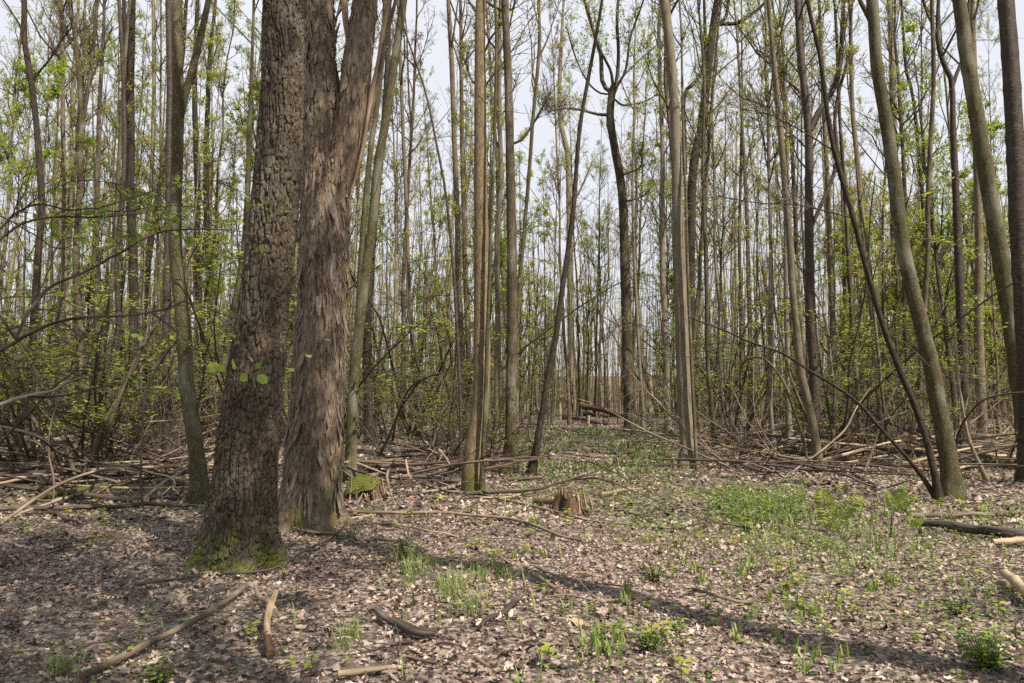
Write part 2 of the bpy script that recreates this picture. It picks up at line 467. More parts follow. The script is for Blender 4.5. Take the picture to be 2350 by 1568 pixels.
leafmat('leaf_spring', [(0.0, (0.155, 0.215, 0.022)), (0.4, (0.265, 0.335, 0.036)), (0.75, (0.36, 0.415, 0.060)), (1.0, (0.44, 0.44, 0.09))], trans=0.55)
leafmat('leaf_yellow', [(0.0, (0.22, 0.245, 0.032)), (0.45, (0.34, 0.35, 0.055)), (0.8, (0.42, 0.385, 0.085)), (1.0, (0.42, 0.29, 0.10))], trans=0.55)
leafmat('leaf_red', [(0.0, (0.16, 0.09, 0.055)), (0.5, (0.26, 0.145, 0.085)), (1.0, (0.25, 0.22, 0.07))], trans=0.4)
leafmat('leaf_near', [(0.0, (0.14, 0.22, 0.032)), (0.5, (0.225, 0.325, 0.05)), (1.0, (0.31, 0.41, 0.08))], trans=0.5, rough=0.45)
leafmat('leaf_low', [(0.0, (0.045, 0.090, 0.013)), (0.5, (0.105, 0.175, 0.026)), (1.0, (0.23, 0.30, 0.05))], trans=0.4)
leafmat('grass_blade', [(0.0, (0.085, 0.145, 0.026)), (0.5, (0.165, 0.25, 0.045)), (0.85, (0.24, 0.31, 0.075)), (1.0, (0.33, 0.30, 0.15))], trans=0.35)
leafmat('fern_green', [(0.0, (0.22, 0.30, 0.05)), (1.0, (0.36, 0.41, 0.11))], trans=0.45)
leafmat('litter', [(0.0, (0.028, 0.019, 0.014)), (0.2, (0.085, 0.059, 0.046)), (0.5, (0.215, 0.158, 0.126)), (0.78, (0.365, 0.285, 0.232)), (0.93, (0.52, 0.43, 0.36)), (1.0, (0.36, 0.205, 0.11))], trans=0.08, rough=0.5, spec=0.45)

def soil_mat():
    m, n, l, out = new_mat('forest_floor')
    tc = N(n, 'ShaderNodeTexCoord')
    def vor(scale, seedoff):
        mp = N(n, 'ShaderNodeMapping'); mp.inputs['Scale'].default_value = (scale, scale, scale * 0.1); mp.inputs['Location'].default_value = (seedoff, seedoff, 0)
        l.new(tc.outputs['Object'], mp.inputs['Vector'])
        wn_ = N(n, 'ShaderNodeTexNoise', i_Scale=1.3, i_Detail=2); l.new(mp.outputs[0], wn_.inputs['Vector'])
        ad = N(n, 'ShaderNodeVectorMath', operation='MULTIPLY_ADD'); l.new(wn_.outputs['Color'], ad.inputs[0]); ad.inputs[1].default_value = (1.1, 1.1, 0); l.new(mp.outputs[0], ad.inputs[2])
        v = N(n, 'ShaderNodeTexVoronoi', i_Scale=1.0); l.new(ad.outputs[0], v.inputs['Vector'])
        return v
    v1 = vor(24, 0.0); v2 = vor(38, 4.7)
    s1 = N(n, 'ShaderNodeSeparateColor'); l.new(v1.outputs['Color'], s1.inputs[0])
    s2 = N(n, 'ShaderNodeSeparateColor'); l.new(v2.outputs['Color'], s2.inputs[0])
    stops = [(0.0, (0.016, 0.011, 0.008)), (0.35, (0.055, 0.038, 0.029)), (0.65, (0.15, 0.11, 0.087)), (0.88, (0.29, 0.225, 0.18)), (1.0, (0.44, 0.365, 0.30))]
    r1 = ramp(n, stops); l.new(s1.outputs[0], r1.inputs[0])
    r2 = ramp(n, stops); l.new(s2.outputs[0], r2.inputs[0])
    c = mixc(n, l, s1.outputs[1], r1.outputs[0], r2.outputs[0])
    big = N(n, 'ShaderNodeTexNoise', i_Scale=0.55, i_Detail=5, i_Roughness=0.6); l.new(tc.outputs['Object'], big.inputs['Vector'])
    mk = N(n, 'ShaderNodeMapRange', i_1=0.52, i_2=0.70, i_3=0.0, i_4=0.55); l.new(big.outputs['Fac'], mk.inputs[0])
    fine = N(n, 'ShaderNodeTexNoise', i_Scale=30.0, i_Detail=3); l.new(tc.outputs['Object'], fine.inputs['Vector'])
    gr = ramp(n, [(0.35, (0.035, 0.045, 0.012)), (0.6, (0.085, 0.105, 0.025)), (0.75, (0.15, 0.16, 0.05))]); l.new(fine.outputs['Fac'], gr.inputs[0])
    c = mixc(n, l, mk.outputs[0], c, gr.outputs[0])
    h = math_n(n, l, 'ADD', s1.outputs[0], math_n(n, l, 'ADD', s2.outputs[0], math_n(n, l, 'MULTIPLY', fine.outputs['Fac'], 0.5)))
    bp = N(n, 'ShaderNodeBump', i_Strength=0.8, i_Distance=0.02); l.new(h, bp.inputs['Height'])
    p = N(n, 'ShaderNodeBsdfPrincipled', ); p.inputs['Roughness'].default_value = 0.8
    l.new(c, p.inputs['Base Color']); l.new(bp.outputs[0], p.inputs['Normal']); l.new(p.outputs[0], out.inputs[0])
soil_mat()

# ------------------------------------------------------------------ ground sheet
def axis(lim, n, k):
    t = np.linspace(-1, 1, n)
    return lim * np.sinh(k * t) / math.sinh(k)
gx = axis(520, 201, 6.2)
gy = axis(520, 231, 6.2) + 6.0
GX, GY = np.meshgrid(gx, gy)
gv = np.stack([GX, GY, gh(GX, GY)], -1).reshape(-1, 3)
ii = (np.arange(len(gy) - 1)[:, None] * len(gx) + np.arange(len(gx) - 1)[None]).ravel()
gq = np.stack([ii, ii + 1, ii + len(gx) + 1, ii + len(gx)], 1)
ground = obj('ground', Acc().add(gv, q=gq).mesh('ground', 'forest_floor'), kind='structure', label='forest floor of brown fallen leaves and soil', cat='ground')

# ------------------------------------------------------------------ trees: trunks measured in the photograph
LAND = []         # (screen x, screen y, world point, short name) of things used to describe others by

def branch_system(path, radii, r, t0, n1, n2, n3, len1, up1=0.16, leaf_per=3, leaf_size=0.05, leaf_fill=1.0, crown_lo=0.5, spread=(35, 65), sides1=5, seg3=3):
    """branches on the upper part of a trunk path; returns Acc of twigs, Acc of leaves"""
    wood, fol = Acc(), Acc()
    P, d, idx, t = pick(path[None], n1, t0, 0.985, r)
    order = np.argsort(t); P, t = P[order], t[order]
    az = np.arange(n1) * 2.39996 + r.uniform(0, 6.28) + r.normal(0, .35, n1)
    el = np.radians(r.uniform(spread[0], spread[1], n1))
    D = np.stack([np.cos(az) * np.cos(el), np.sin(az) * np.cos(el), np.sin(el)], 1)
    rel = (t - t0) / (1 - t0)
    L = len1 * (1.05 - 0.65 * rel) * r.uniform(0.55, 1.15, n1)
    B1 = grow(P, D, L, 7, up1, 0.26, r)
    rt = np.interp(t * (len(path) - 1), np.arange(len(path)), radii)
    r1 = np.minimum(rt * 0.6, 0.012 + L * 0.009)
    taper = np.linspace(1, 0.28, 7)
    tubes(wood, B1, r1[:, None] * taper, sides1, cap=False)
    P2, d2, i2, t2 = pick(B1, n2, 0.2, 1.0, r)
    D2 = d2 + 0.85 * rand_unit(len(P2), r) + np.array([0, 0, 0.15])
    L2 = L[i2] * r.uniform(0.22, 0.5, len(P2)) * (1.1 - 0.5 * t2)
    B2 = grow(P2, D2, L2, 5, 0.10, 0.3, r)
    r2 = np.maximum(r1[i2] * 0.45, 0.006)
    tubes(wood, B2, r2[:, None] * np.linspace(1, 0.4, 5), 3, cap=False)
    P3, d3, i3, t3 = pick(B2, n3, 0.15, 1.0, r)
    D3 = d3 + 0.8 * rand_unit(len(P3), r)
    B3 = grow(P3, D3, L2[i3] * r.uniform(0.25, 0.6, len(P3)) + 0.06, seg3, 0.06, 0.3, r)
    tubes(wood, B3, np.maximum(r2[i3] * 0.5, 0.0042)[:, None] * np.linspace(1, 0.6, seg3), 3, cap=False)
    if leaf_per:
        PL, dl, il, tl = pick(B3, leaf_per, 0.35, 1.0, r)
        keep = r.uniform(0, 1, len(PL)) < leaf_fill
        # foliage comes in clumps: whole second-order branches more or less leafy
        clump = r.uniform(0, 1, len(B2))[i3[il]]
        keep &= clump > 0.28
        PL, dl = PL[keep], dl[keep]
        PL = PL + r.normal(0, 0.03, PL.shape)
        leaves(fol, PL, leaf_size, r, flat=0.45, lr=np.clip(clump[keep] * 0.6 + r.uniform(0, 0.45, len(PL)), 0, 1), out=dl)
    return wood, fol

def trunk_path(trace, base, H, lean_y=0.0):
    """trace: picture points from base upward; base: picture point on the ground -> world polyline"""
    b = on_ground(*base)
    Y = b[1]
    pts = [b - np.array([0, 0, 0.12]), b]
    for (px, py) in trace:
        p = at_depth(px, py, Y)
        f = max(0.0, (p[2] - b[2]) / 10.0)
        if lean_y: p = at_depth(px, py, Y + lean_y * f)
        if p[2] > pts[-1][2] + 0.05: pts.append(p)
    return np.array(pts), b, Y

def flare_fn(amt, h, seed, lobes=5):
    ph = (seed * 1.7) % 6.28
    def f(s, a):
        return 1 + amt * np.exp(-np.maximum(s - 0.12, 0) / h) * (0.75 + 0.45 * np.cos(lobes * a + ph) * 0.5 + 0.3 * np.cos(2 * a + ph * 2))
    return f

def widths_to_radii(path, b, Y, w0, w1, ytop, H):
    """picture widths at base and at the top of the frame -> radii along the path, thinning to nothing at H"""
    z = path[:, 2] - b[2]
    zf = min(at_depth(PW / 2, ytop, Y)[2] - b[2], H * 0.62)
    k = Y / FPX
    r = np.where(z < zf, (w0 + (w1 - w0) * np.clip(z / zf, 0, 1)) * k / 2, 0)
    up = z >= zf
    r[up] = (w1 * k / 2) * np.clip(1 - (z[up] - zf) / (H - zf + 0.01), 0, 1) ** 0.8
    return np.maximum(r, 0.006)

def limb_world(pts, Y, y_end=None):
    n = len(pts)
    ye = Y if y_end is None else y_end
    return np.array([at_depth(px, py, Y + (ye - Y) * i / (n - 1)) for i, (px, py) in enumerate(pts)])

def hero_tree(name, label, short, base, trace, w0, w1, mat, H=17.0, cat='tree', limbs=(), crown=(0.55, 10, 4, 2, 2.6), foliage='leaf_spring',
              leaf=0.05, fill=0.8, seed=0, group=None, lean_y=0.0, snag=False, limb_leaf=False, flare=0.6):
    r = np.random.default_rng(seed + 1000)
    pts, b, Y = trunk_path(trace, base, H, lean_y)
    if not snag:
        last, d = pts[-1], pts[-1] - pts[-2]
        d = d / np.linalg.norm(d)
        Htop = max(H, last[2] - b[2] + 6.0)
        ext = Htop - (last[2] - b[2])
        nst = max(2, int(ext / 1.2))
        p = last.copy()
        for i in range(nst):
            d = d + r.normal(0, 0.05, 3) + np.array([0, 0, 0.12]); d /= np.linalg.norm(d)
            p = p + d * ext / nst
            pts = np.vstack([pts, p])
    else:
        Htop = pts[-1][2] - b[2] + 0.02
    vis_w = max(w0, w1)
    sides = 22 if vis_w > 20 else (14 if vis_w > 11 else 9)
    n = 46 if vis_w > 20 else 36
    path = smooth_path(pts, n)
    path[2:, :2] += (np.cumsum(r.normal(0, 0.004, (n - 2, 2)), 0)) * 0.5
    if snag:
        k = Y / FPX / 2
        radii = np.linspace(w0 * k, w1 * k, n)
    else:
        radii = widths_to_radii(path, b, Y, w0, w1, 0.0, Htop)
    root = obj(name, None, loc=tuple(b), label=label, cat=cat, group=group)
    root.empty_display_size = 0.3
    local = path - b
    a = Acc()
    zl = local[:, 2]
    n_up = int(np.searchsorted(zl, 9.0))
    if n_up > 10:           # more points on the part that shows, so that knots and bends read
        zz_ = np.concatenate([np.linspace(zl[0], zl[n_up - 1], 72), zl[n_up:]])
    else: zz_ = zl
    lp_ = np.stack([np.interp(zz_, zl, local[:, c]) for c in range(3)], 1); rp_ = np.interp(zz_, zl, radii)
    for zc in np.cumsum(r.uniform(.3, 1.0, 24)): rp_ = rp_ * (1 + r.uniform(.03, .14) * np.exp(-((zz_ - zc) / .05) ** 2))
    tubes(a, lp_, rp_, sides, rough=0.09, seed=seed, flare=flare_fn(flare, 0.2, seed), s0=-0.12)
    trunk = obj('trunk', a.mesh('trunk', mat), root)
    for li, lb in enumerate(limbs):
        lp, lw0, lw1 = lb[0], lb[1], lb[2]
        dy = lb[3] if len(lb) > 3 else 0.0
        W = smooth_path(limb_world(lp, Y, Y + dy), 16)
        rr = np.linspace(lw0, lw1, 16) * Y / FPX / 2
        la = Acc(); tubes(la, W - b, rr, 10 if lw0 > 6 else 6, rough=0.08, seed=seed + li, cap=True)
        lo = obj('limb', la.mesh('limb', lb[4] if len(lb) > 4 else mat), root)
        if lw1 < 8:
            wood, fol = Acc(), Acc()
            B1 = (W - b)[None]
            P2, d2, i2, t2 = pick(B1, 18, 0.25, 1.0, r)
            L2 = r.uniform(0.3, 0.9, len(P2)) * min(1.6, np.linalg.norm(W[-1] - W[0]) * 0.5)
            B2 = grow(P2, d2 + 0.8 * rand_unit(len(P2), r) + np.array([0, 0, .2]), L2, 5, 0.1, 0.3, r)
            tubes(wood, B2, np.full((len(P2), 5), 0.007) * np.linspace(1, .5, 5), 3, cap=False)
            P3, d3, i3, t3 = pick(B2, 6, 0.2, 1.0, r)
            B3 = grow(P3, d3 + 0.8 * rand_unit(len(P3), r), r.uniform(.15, .55, len(P3)), 3, 0.08, 0.3, r)
            tubes(wood, B3, np.full((len(P3), 3), 0.0035), 3, cap=False)
            obj('twigs', wood.mesh('twigs', 'twig_bark'), lo)
            if limb_leaf:
                PL, dl, il, tl = pick(B3, 5, 0.3, 1.0, r)
                leaves(fol, PL + r.normal(0, .04, PL.shape), 0.075, r, flat=0.5, out=dl)
                obj('foliage', fol.mesh('foliage', foliage), lo)
    if crown and not snag:
        t0, n1, n2, n3, len1 = crown
        wood, fol = branch_system(local, radii, r, t0, n1, n2, n3, len1, leaf_size=leaf, leaf_fill=fill)
        k_lo, k_hi = int(n * .12), int(n * .6)
        Pd, dd_, id_, td_ = pick(local[k_lo:k_hi][None], 9, 0.0, 1.0, r)       # thin dead twigs low on the trunk
        ad = r.uniform(0, 6.28, 9); Dd = np.stack([np.cos(ad), np.sin(ad), r.uniform(-.1, .9, 9)], 1)
        Bd = grow(Pd, Dd, r.uniform(.25, 1.5, 9), 6, 0.02, 0.2, r)
        tubes(wood, Bd, r.uniform(.004, .009, 9)[:, None] * np.linspace(1, .4, 6), 3, cap=False)
        cr = obj('crown', wood.mesh('crown', 'twig_bark'), root)
        if fol.n: obj('foliage', fol.mesh('foliage', foliage), cr)
    LAND.append((base[0], base[1], b, short))
    return root, b, Y

# ---- the two big trunks in front, with modelled bark
def big_trunk(name, label, short, base, trace, widths, mat, relief, H, sides, fine_h, seed, forks=(), crown=(0.55, 16, 6, 3, 4.0)):
    r = np.random.default_rng(seed)
    pts, b, Y = trunk_path([t for t in trace], base, H)
    last = pts[-1]; d = (pts[-1] - pts[-2]) / np.linalg.norm(pts[-1] - pts[-2])
    p = last.copy(); ext = H - (last[2] - b[2])
    for i in range(8):
        d = d + r.normal(0, 0.03, 3) + np.array([0, 0, 0.08]); d /= np.linalg.norm(d)
        p = p + d * ext / 8; pts = np.vstack([pts, p])
    dense = smooth_path(pts, 600)
    z = dense[:, 2] - b[2]
    nf = int(fine_h / 0.0102)
    zs = np.concatenate([np.linspace(z[0], fine_h, nf), np.linspace(fine_h, z[-1], 40)[1:]])
    path = np.stack([np.interp(zs, z, dense[:, k]) for k in range(3)], 1)
    wz = [at_depth(px, py, Y)[2] - b[2] for (px, py, w) in widths][::-1]
    ww = [w * Y / FPX / 2 for (px, py, w) in widths][::-1]
    rad = np.interp(zs, wz, ww)
    topz = wz[-1]
    rad = np.where(zs > topz, ww[-1] * np.clip(1 - (zs - topz) / (H - topz), 0.03, 1) ** 0.8, rad)
    root = obj(name, None, loc=tuple(b), label=label, cat='tree'); root.empty_display_size = 0.4
    a = Acc()
    P = path - b
    T, U, V = frames(P[None])
    ang = np.linspace(0, 2 * np.pi, sides, endpoint=False)
    s = zs
    bc = np.stack([rad[:, None] * np.cos(ang), rad[:, None] * np.sin(ang), np.broadcast_to(s[:, None], (len(s), sides))], -1)
    disp = relief(bc.reshape(-1, 3)).reshape(len(s), sides)
    fl = 1 + 0.20 * np.exp(-np.maximum(s, 0) / 0.24)[:, None] * np.cos(5 * ang + seed)[None] + 0.05 * np.exp(-np.maximum(s, 0) / 0.5)[:, None] * np.cos(3 * ang + 1)[None]
    R = rad[:, None] * fl + disp * np.clip(rad / 0.2, 0.1, 1)[:, None]
    X = P[:, None, :] + R[..., None] * (U[0][:, None, :] * np.cos(ang)[None, :, None] + V[0][:, None, :] * np.sin(ang)[None, :, None])
    j = np.arange(sides); j2 = (j + 1) % sides
    bs = (np.arange(len(s) - 1) * sides)[:, None]
    q = np.stack([bs + j, bs + j2, bs + sides + j2, bs + sides + j], -1).reshape(-1, 4)
    a.add(X.reshape(-1, 3), q=q, bc=bc.reshape(-1, 3))
    trunk = obj('trunk', a.mesh('trunk', mat), root)
    LAND.append((base[0], base[1], b, short))
    return root, trunk, b, Y, P, rad, zs, X, r

def relief_plates(bc):
    w = np.stack([fbm(bc * np.array([6, 6, 3.0]), 40, 3), fbm(bc * np.array([6, 6, 3.0]) + 9, 41, 3), fbm(bc * np.array([6, 6, 3.0]) + 17, 42, 3)], 1) - 0.5
    q2 = bc * np.array([23, 23, 1.7]) + w * 1.9
    g1_, g2_, c2, _ = voronoi(q2, 21)
    furrow = sstep(0.03, 0.20, g2_ - g1_)
    zz = bc[:, 2] * (9.0 + 7.0 * c2) + c2 * 31 + 1.5 * w[:, 0] + 0.9 * w[:, 1]
    fr = zz - np.floor(zz)
    brk = sstep(0.0, 0.10, fr) * sstep(1.0, 0.90, fr)
    idp = _hash(np.floor(zz).astype(np.int64), (c2 * 9999).astype(np.int64), 0 * np.floor(zz).astype(np.int64), 5)
    fine = fbm(bc * np.array([70, 70, 45]), 50, 3) - 0.5
    return furrow * (0.013 + 0.009 * brk * (0.3 + idp) * (1.25 - 0.5 * fr)) + 0.006 * c2 * furrow + 0.009 * fine - 0.018

def relief_shag(bc):
    w = np.stack([fbm(bc * np.array([5, 5, 2.0]), 60, 3), fbm(bc * np.array([5, 5, 2.0]) + 9, 61, 3), fbm(bc * np.array([5, 5, 2.0]) + 17, 62, 3)], 1) - 0.5
    q = bc * np.array([24, 24, 3.6]) + w * 2.0
    f1, f2, cid, off = voronoi(q, 17)
    strip = sstep(0.0, 0.28, f2 - f1)
    lift = np.clip(0.5 - off[:, 2] * 0.9, 0, 1.2)            # lower end of each strip stands off
    fine = fbm(bc * np.array([90, 90, 9]), 70, 3) - 0.5
    lump = fbm(bc * np.array([3, 3, 1.2]), 75, 2) - 0.5
    return 0.016 * strip * lift * (0.4 + cid) + 0.012 * fine + 0.02 * lump - 0.010

def ip(tr):
    return [(x, y) for (x, y, w) in tr][::-1]

B1W = [(652, 0, 94), (648, 200, 96), (633, 450, 106), (606, 700, 110), (582, 900, 127), (562, 1100, 140), (552, 1200, 158), (549, 1250, 178), (546, 1300, 222)]
t1 = big_trunk('oak_tree', 'thick grey-brown trunk with blocky plated bark and mossy foot, larger of the front pair', 'plated big trunk',
               (546, 1296), ip(B1W[:-1]), B1W, 'bark_plated', relief_plates, 20.0, 256, 5.4, 3)
B2W = [(733, 0, 64), (735, 150, 72), (740, 330, 92), (745, 430, 108), (744, 550, 110), (739, 700, 112), (730, 900, 120), (716, 1100, 132), (711, 1170, 146), (710, 1214, 176)]
t2 = big_trunk('shaggy_tree', 'thick brown trunk with shaggy peeling bark, forked high, beside the plated trunk', 'shaggy big trunk',
               (710, 1211), ip(B2W[:-1]), B2W, 'bark_shaggy', relief_shag, 19.0, 170, 6.3, 8)

def fork(tr, pts_w, mat, relief, sides=110, H=None, seed=0, lift=6.0):
    root, trunk, b, Y, P, rad, zs, X, r = tr
    pts = np.array([at_depth(x, y, Y - 0.05) for (x, y, w) in pts_w]) - b
    d = pts[-1] - pts[-2]; d /= np.linalg.norm(d)
    k = len(pts)
    for i in range(4):
        d = d + np.array([0, 0, 0.12]); d /= np.linalg.norm(d); pts = np.vstack([pts, pts[-1] + d * lift / 4])
    n = 330
    path = smooth_path(pts, n)
    wl_ = np.array([w for (_, _, w) in pts_w]) * Y / FPX / 2
    cl = np.concatenate([[0], np.cumsum(np.linalg.norm(np.diff(pts, axis=0), axis=1))])
    sl = np.concatenate([[0], np.cumsum(np.linalg.norm(np.diff(path, axis=0), axis=1))])
    rad2 = np.interp(sl, np.concatenate([cl[:k], [cl[-1]]]), np.concatenate([wl_, [0.03]]))
    T, U, V = frames(path[None])
    ang = np.linspace(0, 2 * np.pi, sides, endpoint=False)
    bc = np.stack([rad2[:, None] * np.cos(ang), rad2[:, None] * np.sin(ang), np.broadcast_to(sl[:, None] + 3.3 + seed, (n, sides))], -1)
    R = rad2[:, None] + relief(bc.reshape(-1, 3)).reshape(n, sides) * np.clip(rad2 / 0.15, 0.1, 1)[:, None]
    X = path[:, None] + R[..., None] * (U[0][:, None] * np.cos(ang)[None, :, None] + V[0][:, None] * np.sin(ang)[None, :, None])
    j = np.arange(sides); j2 = (j + 1) % sides; bs = (np.arange(n - 1) * sides)[:, None]
    a = Acc().add(X.reshape(-1, 3), q=np.stack([bs + j, bs + j2, bs + sides + j2, bs + sides + j], -1).reshape(-1, 4), bc=bc.reshape(-1, 3))
    return obj('limb', a.mesh('limb', mat), root), path, rad2

lf = fork(t2, [(752, 470, 70), (772, 420, 72), (795, 330, 74), (808, 250, 74), (822, 130, 66), (838, 0, 58)], 'bark_shaggy', relief_shag, seed=1)
# torn pale split stems at the fork
for pw, m_ in (([(806, 440, 6), (822, 385, 9), (838, 310, 10), (850, 235, 14), (866, 150, 9), (880, 70, 13), (899, -20, 9)], 'torn_wood'),
               ([(846, 300, 6), (862, 210, 8), (884, 100, 8), (908, 0, 8), (915, -40, 8)], 'dead_wood'),
               ([(800, 110, 10), (795, 60, 14), (790, 0, 16), (786, -60, 14)], 'torn_wood')):
    b, Y = t2[2], t2[3]
    W = smooth_path(np.array([at_depth(x, y, Y - 0.12) for x, y, w in pw]) - b, 30)
    rr = np.interp(np.linspace(0, 1, 30), np.linspace(0, 1, len(pw)), [w for _, _, w in pw]) * Y / FPX / 2
    a = Acc(); tubes(a, W, rr, 16, rough=0.28, seed=5)
    obj('split_stem', a.mesh('split_stem', m_), t2[0])

def flakes(tr, n, zlo, zhi, size, seed, mat, single=110, P=None, rad=None, facing=True):
    """peeling strips of bark standing off the trunk: the largest as parts of their own, the rest in one part"""
    root, trunk, b, Y = tr[:4]
    P = tr[4] if P is None else P; rad = tr[5] if rad is None else rad
    r = np.random.default_rng(seed)
    T, U, V = frames(P[None])
    zz = P[:, 2]
    k = np.searchsorted(zz, r.uniform(zlo, zhi, n)).clip(1, len(zz) - 2)
    a_ = r.uniform(0, 2 * np.pi, n)
    rest = Acc()
    L = size * r.gamma(2.2, 0.46, n); Wd = L * r.uniform(0.11, 0.30, n); lift = L * r.uniform(0.06, 0.30, n)
    order = np.argsort(-L)
    for c, i in enumerate(order):
        radial = U[0, k[i]] * math.cos(a_[i]) + V[0, k[i]] * math.sin(a_[i])
        side = np.cross(T[0, k[i]], radial)
        along = T[0, k[i]] + side * r.normal(0, 0.12)
        o = P[k[i]] + radial * (rad[k[i]] + 0.001)
        flip = -1 if r.uniform() < 0.75 else 1
        us = np.array([0, .35, .7, 1.0]); hw = np.array([.7, 1.0, .85, .35]) * 0.5 * r.uniform(.8, 1.2, 4)
        lf_ = lift[i] * us ** 1.8
        pts = []
        for u, h, z in zip(us, hw, lf_):
            for sgn in (-1, 1):
                pts.append(o + along * (flip * u * L[i]) + side * (sgn * h * Wd[i]) + radial * (z - (0.12 * Wd[i])))
            pts.append(o + along * (flip * u * L[i]) + radial * (z + 0.10 * Wd[i]))
        v = np.array(pts)
        q = []
        for sgm in range(3):
            x = sgm * 3; y = x + 3
            q += [[x, x + 2, y + 2, y], [x + 2, x + 1, y + 1, y + 2]]
        shade = r.uniform(0, 1) ** 2.6
        bc = np.stack([v[:, 0] - P[k[i], 0], v[:, 1] - P[k[i], 1], v[:, 2]], 1)
        if c < single:
            obj('bark_strip', Acc().add(v, q=q, bc=bc, lr=np.full(12, shade)).mesh('bark_strip', mat), root)
        else:
            rest.add(v, q=q, bc=bc, lr=np.full(12, shade))
    if rest.n:
        obj('bark_flakes', rest.mesh('bark_flakes', mat), root, kind='stuff')
flakes(t2, 2900, 0.1, 6.2, 0.095, 31, 'bark_shaggy')
flakes(t2, 1000, lf[1][10, 2], lf[1][240, 2], 0.08, 33, 'bark_shaggy', single=40, P=lf[1], rad=lf[2])

for tr, sd in ((t1, 1), (t2, 2)):
    zu = np.linspace(0, tr[6][-1], 40)
    pu = np.stack([np.interp(zu, tr[6], tr[4][:, k]) for k in range(3)], 1)
    wood, fol = branch_system(pu, np.interp(zu, tr[6], tr[5]), np.random.default_rng(sd + 70), 0.42, 16, 6, 4, 4.2, leaf_size=0.06, leaf_fill=0.7)
    cr = obj('crown', wood.mesh('crown', 'twig_bark'), tr[0]); obj('foliage', fol.mesh('foliage', 'leaf_spring'), cr)

# ---- measured trees
# (name, label, short, base, trace from base upward, width at base, width at frame top, bark, options)
T = []
def tree(*a, **k): T.append((a, k))
tree('cherry_tree', 'slim dark wavy tree with a thin side branch rising, outermost on the left', 'wavy dark tree', (33, 1062), [(37, 1047), (48, 974), (70, 846), (75, 772), (82, 663), (90, 553), (97, 476), (91, 384), (82, 271), (70, 176), (55, 91), (55, 37), (55, 0)], 17, 12, 'bark_dark',
     limbs=[([(72, 188), (90, 165), (115, 135), (140, 95), (165, 60)], 6, 3)])
tree('young_tree', 'straight pale tree second in from the left edge of the wood', 'straight pale tree', (172, 1003), [(168, 940), (160, 800), (154, 700), (148, 571), (148, 439), (145, 293), (145, 146), (141, 0)], 13, 9, 'bark_tan')
tree('young_tree', 'grey tree splitting into several upright stems, left of the dark twin stems', 'many-stemmed grey tree', (192, 1010), [(190, 970), (187, 846), (181, 736), (176, 589), (183, 450), (187, 330), (187, 238), (176, 110), (160, 0)], 19, 9, 'bark_grey',
     limbs=[([(187, 290), (200, 220), (212, 130), (224, 0)], 9, 7), ([(180, 140), (150, 60), (130, 0)], 6, 4), ([(203, 200), (235, 120), (260, 60)], 5, 3)])
tree('twin_stem_tree', 'dark tree with twin upright stems joining halfway up', 'dark twin-stemmed tree', (312, 1040), [(311, 992), (307, 809), (307, 700), (303, 553), (298, 440), (300, 366), (299, 200), (303, 0)], 24, 14, 'bark_dark',
     limbs=[([(298, 470), (289, 380), (289, 300), (289, 150), (283, -30)], 11, 9)])
tree('forked_maple', 'smooth olive speckled tree forking high, its foot bent, left of the plated trunk', 'olive forked tree', (460, 1156), [(458, 1130), (452, 1046), (439, 955), (427, 882), (424, 790), (415, 699), (403, 590), (400, 520), (403, 439), (407, 293), (408, 238), (406, 110), (406, 0)], 36, 23, 'bark_olive',
     limbs=[([(411, 280), (420, 240), (430, 200), (454, 110), (479, 0), (490, -60)], 18, 13)])
tree('cherry_tree', 'reddish dark banded tree close behind the olive forked tree', 'reddish tree by the olive fork', (384, 1066), [(383, 1020), (382, 919), (382, 772), (386, 553), (388, 450), (390, 293), (391, 183), (388, 0)], 20, 14, 'bark_cherry')
tree('leaning_tree', 'dark slanting tree leaning to the right between twin stems and olive fork', 'dark slanting tree', (340, 1003), [(333, 900), (328, 772), (335, 660), (347, 553), (365, 440), (384, 330), (405, 220), (420, 120)], 15, 11, 'bark_dark')
tree('crooked_tree', 'reddish crooked tree with an S-bend low on its trunk', 'S-bent tree', (253, 1076), [(252, 1047), (249, 919), (252, 835), (263, 805), (270, 780), (273, 736), (269, 626), (271, 553), (283, 440), (287, 300), (283, 150), (275, 0)], 15, 8, 'bark_cherry')
tree('leaning_tree', 'olive slender tree slanting beside the S-bent tree', 'olive slender tree', (217, 1072), [(219, 1047), (234, 882), (241, 772), (252, 699), (262, 600), (268, 480), (276, 330), (290, 120), (300, 0)], 12, 7, 'bark_olive')
tree('young_tree', 'grey broad-shafted tree behind the S-bent tree', 'grey tree behind S-bend', (228, 1000), [(227, 846), (221, 699), (219, 553), (224, 400), (228, 250), (238, 80), (240, 0)], 17, 8, 'bark_grey')
tree('young_tree', 'pale straight tree showing between the twin stems and the olive fork', 'pale tree by the twin stems', (322, 1012), [(324, 850), (326, 700), (330, 553), (346, 450), (350, 330), (353, 183), (351, 0)], 11, 9, 'bark_pale')
tree('young_tree', 'dark-footed grey tree behind the olive fork, nearer the plated trunk', 'grey tree right of olive fork', (470, 1002), [(468, 940), (466, 882), (461, 772), (455, 640), (452, 571), (454, 439), (450, 329), (448, 183), (455, 0)], 19, 11, 'bark_dark')
tree('young_tree', 'dark rough tree with mossy foot just left of the plated trunk', 'rough tree left of plated trunk', (489, 985), [(488, 974), (487, 846), (483, 699), (478, 600), (474, 500), (472, 366), (476, 256), (480, 146), (495, 0)], 18, 9, 'bark_dark',
     limbs=[([(472, 420), (478, 400), (481, 375)], 7, 4)])
tree('leaning_tree', 'olive tree leaning right, half hidden behind the plated trunk', 'olive tree behind plated trunk', (500, 1052), [(507, 974), (512, 882), (523, 772), (545, 663), (560, 570), (567, 457), (571, 329), (578, 146), (582, 0)], 17, 6, 'bark_olive')
